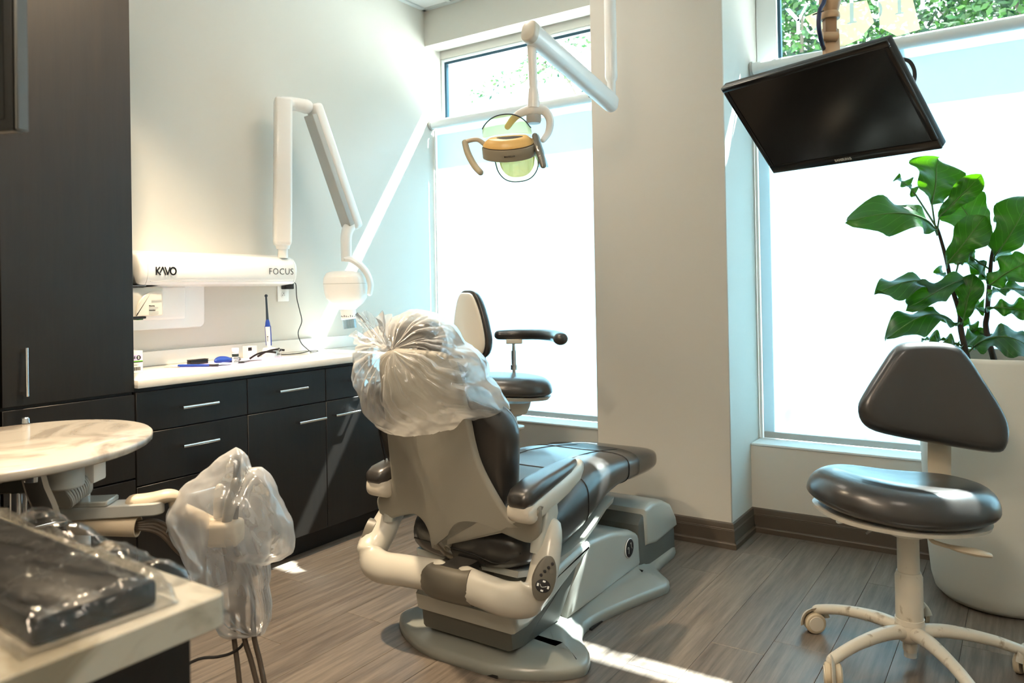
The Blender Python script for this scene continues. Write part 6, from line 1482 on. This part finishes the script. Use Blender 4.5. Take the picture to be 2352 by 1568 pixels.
# split tube clip under the arm and its hoses
bm = BM(); lathe(bm, [(0.024, 0.0), (0.0265, 0.0), (0.0265, 0.165), (0.024, 0.165), (0.024, 0.0)], V((-2.0334, 0.9861, 0.6474)), (V((-1.9144, 1.0786, 0.6361)) - V((-2.0334, 0.9861, 0.6474))), 22, False); put('hose_clip', bm, M['beige'], t)
for k, (dx, dy) in enumerate(((0, 0), (9, 6), (-5, 8), (4, -5))):
    bm = BM(); P = [V((-2.0196, 0.9954, 0.6471)) + ZA * (-0.004 * k + 0.006), V((-1.919, 1.0755, 0.6373)) + ZA * (-0.004 * k + 0.006), V(((-1.8804, 1.1256, 0.6424))) - ZA * 0.010 * k, V((-1.8596, 1.1642, 0.5946)) - ZA * 0.012 * k, V((-1.8375, 1.1799, 0.5167)) + CR * 0.006 * k, V((-1.8015, 1.2051, 0.4247)) + CR * 0.01 * k, V((-1.7453, 1.2433, 0.4007)) + CR * 0.01 * k, V((-1.7431, 1.2437, 0.5146)) + CR * 0.01 * k, V((-1.7492, 1.2388, 0.5888))]
    tube(bm, P, 0.0055, 8, 5); put('hose', bm, M['hose'], t)
bm = BM(); tube(bm, [V((-1.8465, 1.1363, 0.6572)), V((-1.849, 1.1349, 0.6236)), V((-1.8613, 1.1387, 0.6127))], 0.002, 6, 2); put('cable_tie', bm, M['grey_pl'], t)
for k, hp in enumerate(([(-1.7433, 1.2441, 0.4577), (-1.74, 1.2476, 0.338), (-1.7338, 1.2525, 0.2638), (-1.7281, 1.2573, 0.1725), (-1.7263, 1.2595, 0.0699)], [(-1.7216, 1.2588, 0.4572), (-1.7182, 1.2622, 0.3375), (-1.7027, 1.2735, 0.2631), (-1.6875, 1.2847, 0.1716), (-1.6857, 1.2869, 0.069)], [(-1.6999, 1.2734, 0.4567), (-1.6965, 1.2769, 0.337), (-1.6843, 1.2859, 0.2627), (-1.6724, 1.2949, 0.1713), (-1.6706, 1.2971, 0.0687)])):
    bm = BM(); P = [V((-1.7475, 1.2401, 0.5831)) + CR * 0.012 * (k - 1)] + [V(q) for q in hp]
    e = V(P[-1]); P += [V((e.x - 0.03, e.y - 0.04, 0.03)), V((e.x - 0.12, e.y - 0.1, 0.0082)), V((col.x + 0.1, col.y + 0.05 * k - 0.05, 0.0185)), V((col.x + 0.05, col.y + 0.02 * k - 0.02, 0.05))]
    tube(bm, P, 0.0068, 10, 6); put('suction_hose', bm, M['hose'], t)
bm = BM(); tube(bm, [V((-1.7172, 1.275, 0.3386)), V((-1.7226, 1.2596, 0.3068)), V((-1.7388, 1.2368, 0.2916)), V((-1.7494, 1.2055, 0.2926)), V((-1.7871, 1.1559, 0.2899)), V((-1.8804, 1.0817, 0.2085))], 0.0038, 8, 5); put('foot_cord', bm, M['rubber'], t)
# plastic bag over the holder
bg = V((-1.7417, 1.2439, 0.5887))
pl = [(-1.8382, 1.1774, 0.7218), (-1.8219, 1.1883, 0.7385), (-1.79, 1.2094, 0.772), (-1.7563, 1.2318, 0.8055), (-1.7278, 1.251, 0.8174), (-1.7093, 1.2637, 0.7988), (-1.6986, 1.2712, 0.7621), (-1.676, 1.2865, 0.7627), (-1.6592, 1.2979, 0.7498), (-1.6339, 1.3156, 0.6946), (-1.6168, 1.3276, 0.6486), (-1.6066, 1.335, 0.5915), (-1.6111, 1.3324, 0.5551), (-1.6341, 1.317, 0.5362), (-1.6598, 1.2998, 0.5242), (-1.6631, 1.2983, 0.4559), (-1.6627, 1.2993, 0.3762), (-1.6822, 1.2865, 0.3458), (-1.7182, 1.2623, 0.3409), (-1.7635, 1.2317, 0.3396), (-1.7812, 1.2191, 0.4015), (-1.8236, 1.1895, 0.505), (-1.8461, 1.1737, 0.5624), (-1.8601, 1.1637, 0.6197), (-1.8609, 1.1626, 0.671), (-1.8508, 1.169, 0.705)]
outl = [((V(p) - bg).dot(CR), p[2] - bg.z) for p in pl]
bm = sack(bg, outl, 0.10, (0.25, -0.15, -1.0), [(4, 0.9), (7, 0.2), (12, 1.1)], 0.016, 0.017, CR, CF, nphi=80, nth=220, seed=8, pinch=0.0)
b_ = tag(put('plastic_bag', bm, M['bag2'], sharp=180), 'cloudy plastic bag hanging over the instrument holder in front of dark cabinets', 'plastic bag')

# ------------------------------------------------------------------ screen cut off by the upper left corner
nr, nf = V((0.93, 0.37, 0)).normalized(), V((0.37, -0.93, 0)).normalized()
cr_ = V((-1.2609, 0.5339, 1.4781))
t = thing('near_monitor', 'black screen edge cut off by the upper left corner of the photo', 'monitor', tuple(cr_))
nm = frame_m(cr_, nr, ZA, nf)
bm = BM(); box(bm, -0.50, 0.0, 0.0, 0.33, -0.022, 0.0, 0.004, 2, nm); put('screen_case', bm, M['black'], t)
bm = BM(); box(bm, 0.0005, 0.0065, 0.002, 0.328, -0.024, -0.002, 0.002, 1, nm); put('edge_strip', bm, mat('edge_grey', (96, 98, 96), 0.5), t)
bm = BM(); box(bm, -0.485, -0.015, 0.018, 0.315, 0.0002, 0.001, 0, 1, nm); put('screen', bm, M['screen'], t)
bm = BM(); q = nm @ V((-0.25, 0.2, -0.06)); tube(bm, [nm @ V((-0.25, 0.18, -0.0225)), q, V((q.x, q.y, 2.2)), V((q.x, q.y, ZC + 0.002))], 0.016, 14, 1); put('hanger', bm, M['black'], t)

# ------------------------------------------------------------------ outside: paving, trees, blossom
bm = BM(); box(bm, -16, 16, YE, 34, -0.25, -0.12); put('ground', bm, M['paving'], kind='structure')
def foliage_mat():
    m, tt, b = base('foliage'); N, L = tt.nodes, tt.links; out = N['Material Output']
    tcn = N.new('ShaderNodeTexCoord'); n1 = N.new('ShaderNodeTexNoise'); n1.inputs['Scale'].default_value = 5.0; n1.inputs['Detail'].default_value = 3
    L.new(tcn.outputs['Object'], n1.inputs[0]); rp = N.new('ShaderNodeValToRGB'); e = rp.color_ramp.elements
    e[0].position = 0.35; e[0].color = lin(8, 44, 32); e[1].position = 0.66; e[1].color = lin(60, 106, 34)
    L.new(n1.outputs[0], rp.inputs[0]); L.new(rp.outputs[0], b.inputs['Base Color']); b.inputs['Roughness'].default_value = 0.4
    tr_n = N.new('ShaderNodeBsdfTranslucent'); L.new(rp.outputs[0], tr_n.inputs[0]); ms = N.new('ShaderNodeMixShader'); ms.inputs[0].default_value = 0.25
    L.new(b.outputs[0], ms.inputs[1]); L.new(tr_n.outputs[0], ms.inputs[2]); L.new(ms.outputs[0], out.inputs[0]); return m
M['foliage'] = foliage_mat()
def leaf_quads(bm, c, size, rn):
    d = V((rn.gauss(0, 1), rn.gauss(0, 1), rn.gauss(0, 0.6) - 0.2)).normalized(); n_ = V((rn.gauss(0, 1), rn.gauss(0, 1), rn.gauss(0, 1) + 0.8)); s = d.cross(n_).normalized(); k = size * rn.uniform(0.7, 1.3)
    a = bm.verts.new(c); b = bm.verts.new(c + d * k * 0.5 + s * k * 0.26); e = bm.verts.new(c + d * k); f = bm.verts.new(c + d * k * 0.5 - s * k * 0.26)
    bm.faces.new((a, b, e, f))
def tree(label, base_p, crown_c, crown_r, n, size, seed, limbs=5, blossoms=0):
    rn = random.Random(seed); c = V(crown_c)
    t = thing('garden_tree', label, 'tree', base_p, 'trees outside the windows')
    bm = BM(); tube(bm, [base_p, V(base_p).lerp(c, 0.5) + V((rn.uniform(-.1, .1), 0, 0)), c + ZA * crown_r[2] * 0.3], [0.06, 0.045, 0.02], 10, 4)
    for k in range(limbs):
        a = 2 * PI * k / limbs + rn.uniform(-.4, .4); e = c + V((math.cos(a) * crown_r[0] * 0.8, math.sin(a) * crown_r[1] * 0.8, rn.uniform(-0.2, 0.6) * crown_r[2])); s0_ = V(base_p).lerp(c, rn.uniform(0.55, 0.85))
        tube(bm, [s0_, s0_.lerp(e, 0.5) + ZA * 0.1, e], [0.03, 0.02, 0.008], 8, 4)
    put('trunk', bm, M['bark'], t)
    bm = BM(); clumps = [c + V((rn.uniform(-1, 1) * crown_r[0], rn.uniform(-1, 1) * crown_r[1], rn.uniform(-1, 1) * crown_r[2])) for _ in range(n // 22)]
    for q in clumps:
        if sum(((q - c)[i] / crown_r[i]) ** 2 for i in range(3)) > 1.25: continue
        for _ in range(22): leaf_quads(bm, q + V((rn.gauss(0, .13), rn.gauss(0, .13), rn.gauss(0, .1))), size, rn)
    put('foliage', bm, M['foliage'], t, kind='stuff', recalc=False)
    if blossoms:
        bm = BM()
        for b in range(blossoms):
            q = c + V((rn.uniform(-.9, .9) * crown_r[0], -crown_r[1] * 0.9, rn.uniform(-.6, .6) * crown_r[2]))
            for _ in range(60): leaf_quads(bm, q + V((rn.gauss(0, .04), rn.gauss(0, .04), rn.gauss(0, .035))), 0.025, rn)
        put('blossom', bm, M['pink'], t, kind='stuff', recalc=False)
    return t
tree('bushy green tree seen through the upper left of the wide window', (-1.7, 7.4, -0.12), (-1.75, 7.3, 3.35), (0.95, 0.75, 0.95), 15000, 0.08, 3)
tree('bushy green tree with pink blossom seen through the upper right of the wide window', (0.4, 7.7, -0.12), (0.35, 7.4, 3.55), (1.2, 0.75, 0.95), 19000, 0.08, 5, 6, 5)
# thin sprays in front of the narrow window
t = thing('flowering_shrub', 'slender arching branches with sparse leaves outside the narrow window', 'shrub', (-3.1, 6.6, -0.12))
rn = random.Random(21)
bmb, bml, bmp = BM(), BM(), BM()
rootp = V((-3.1, 6.6, -0.12))
for P, nl in (([rootp, V((-3.2, 6.4, 1.6)), V((-3.3475, 6.1, 2.9082)), V((-3.6627, 6.1, 3.3015)), V((-3.928, 6.1, 3.3489)), V((-4.2078, 6.1, 3.2504)), V((-4.5, 6.1, 3.1391))], 150), ([rootp, V((-3.0, 6.5, 1.8)), V((-3.2021, 6, 3.0023)), V((-3.3763, 6, 3.1484)), V((-3.6264, 6, 3.2517))], 110), ([rootp, V((-2.9, 6.5, 1.9)), V((-3.0178, 5.9, 3.1396)), V((-3.206, 5.9, 3.3263)), V((-3.4021, 5.9, 3.4417))], 70), ([V((-3.6627, 6.1, 3.3015)), V((-3.9562, 6.1, 3.1875)), V((-4.2105, 6.1, 3.1237))], 40)):
    C_ = tube(bmb, P, [0.018, 0.014, 0.01, 0.006, 0.004, 0.003], 6, 8)
    n0 = int(len(C_) * 0.45) if len(P) > 4 else 0
    for _ in range(nl):
        q = C_[rn.randint(n0, len(C_) - 1)] + V((rn.gauss(0, .05), rn.gauss(0, .05), rn.gauss(0, .045))); leaf_quads(bml, q, 0.055, rn)
        if rn.random() < 0.25: leaf_quads(bmp, q + V((rn.gauss(0, .02), 0, rn.gauss(0, .02))), 0.025, rn)
put('branches', bmb, M['bark'], t); put('foliage', bml, M['foliage'], t, kind='stuff', recalc=False); put('blossom', bmp, M['pink'], t, kind='stuff', recalc=False)
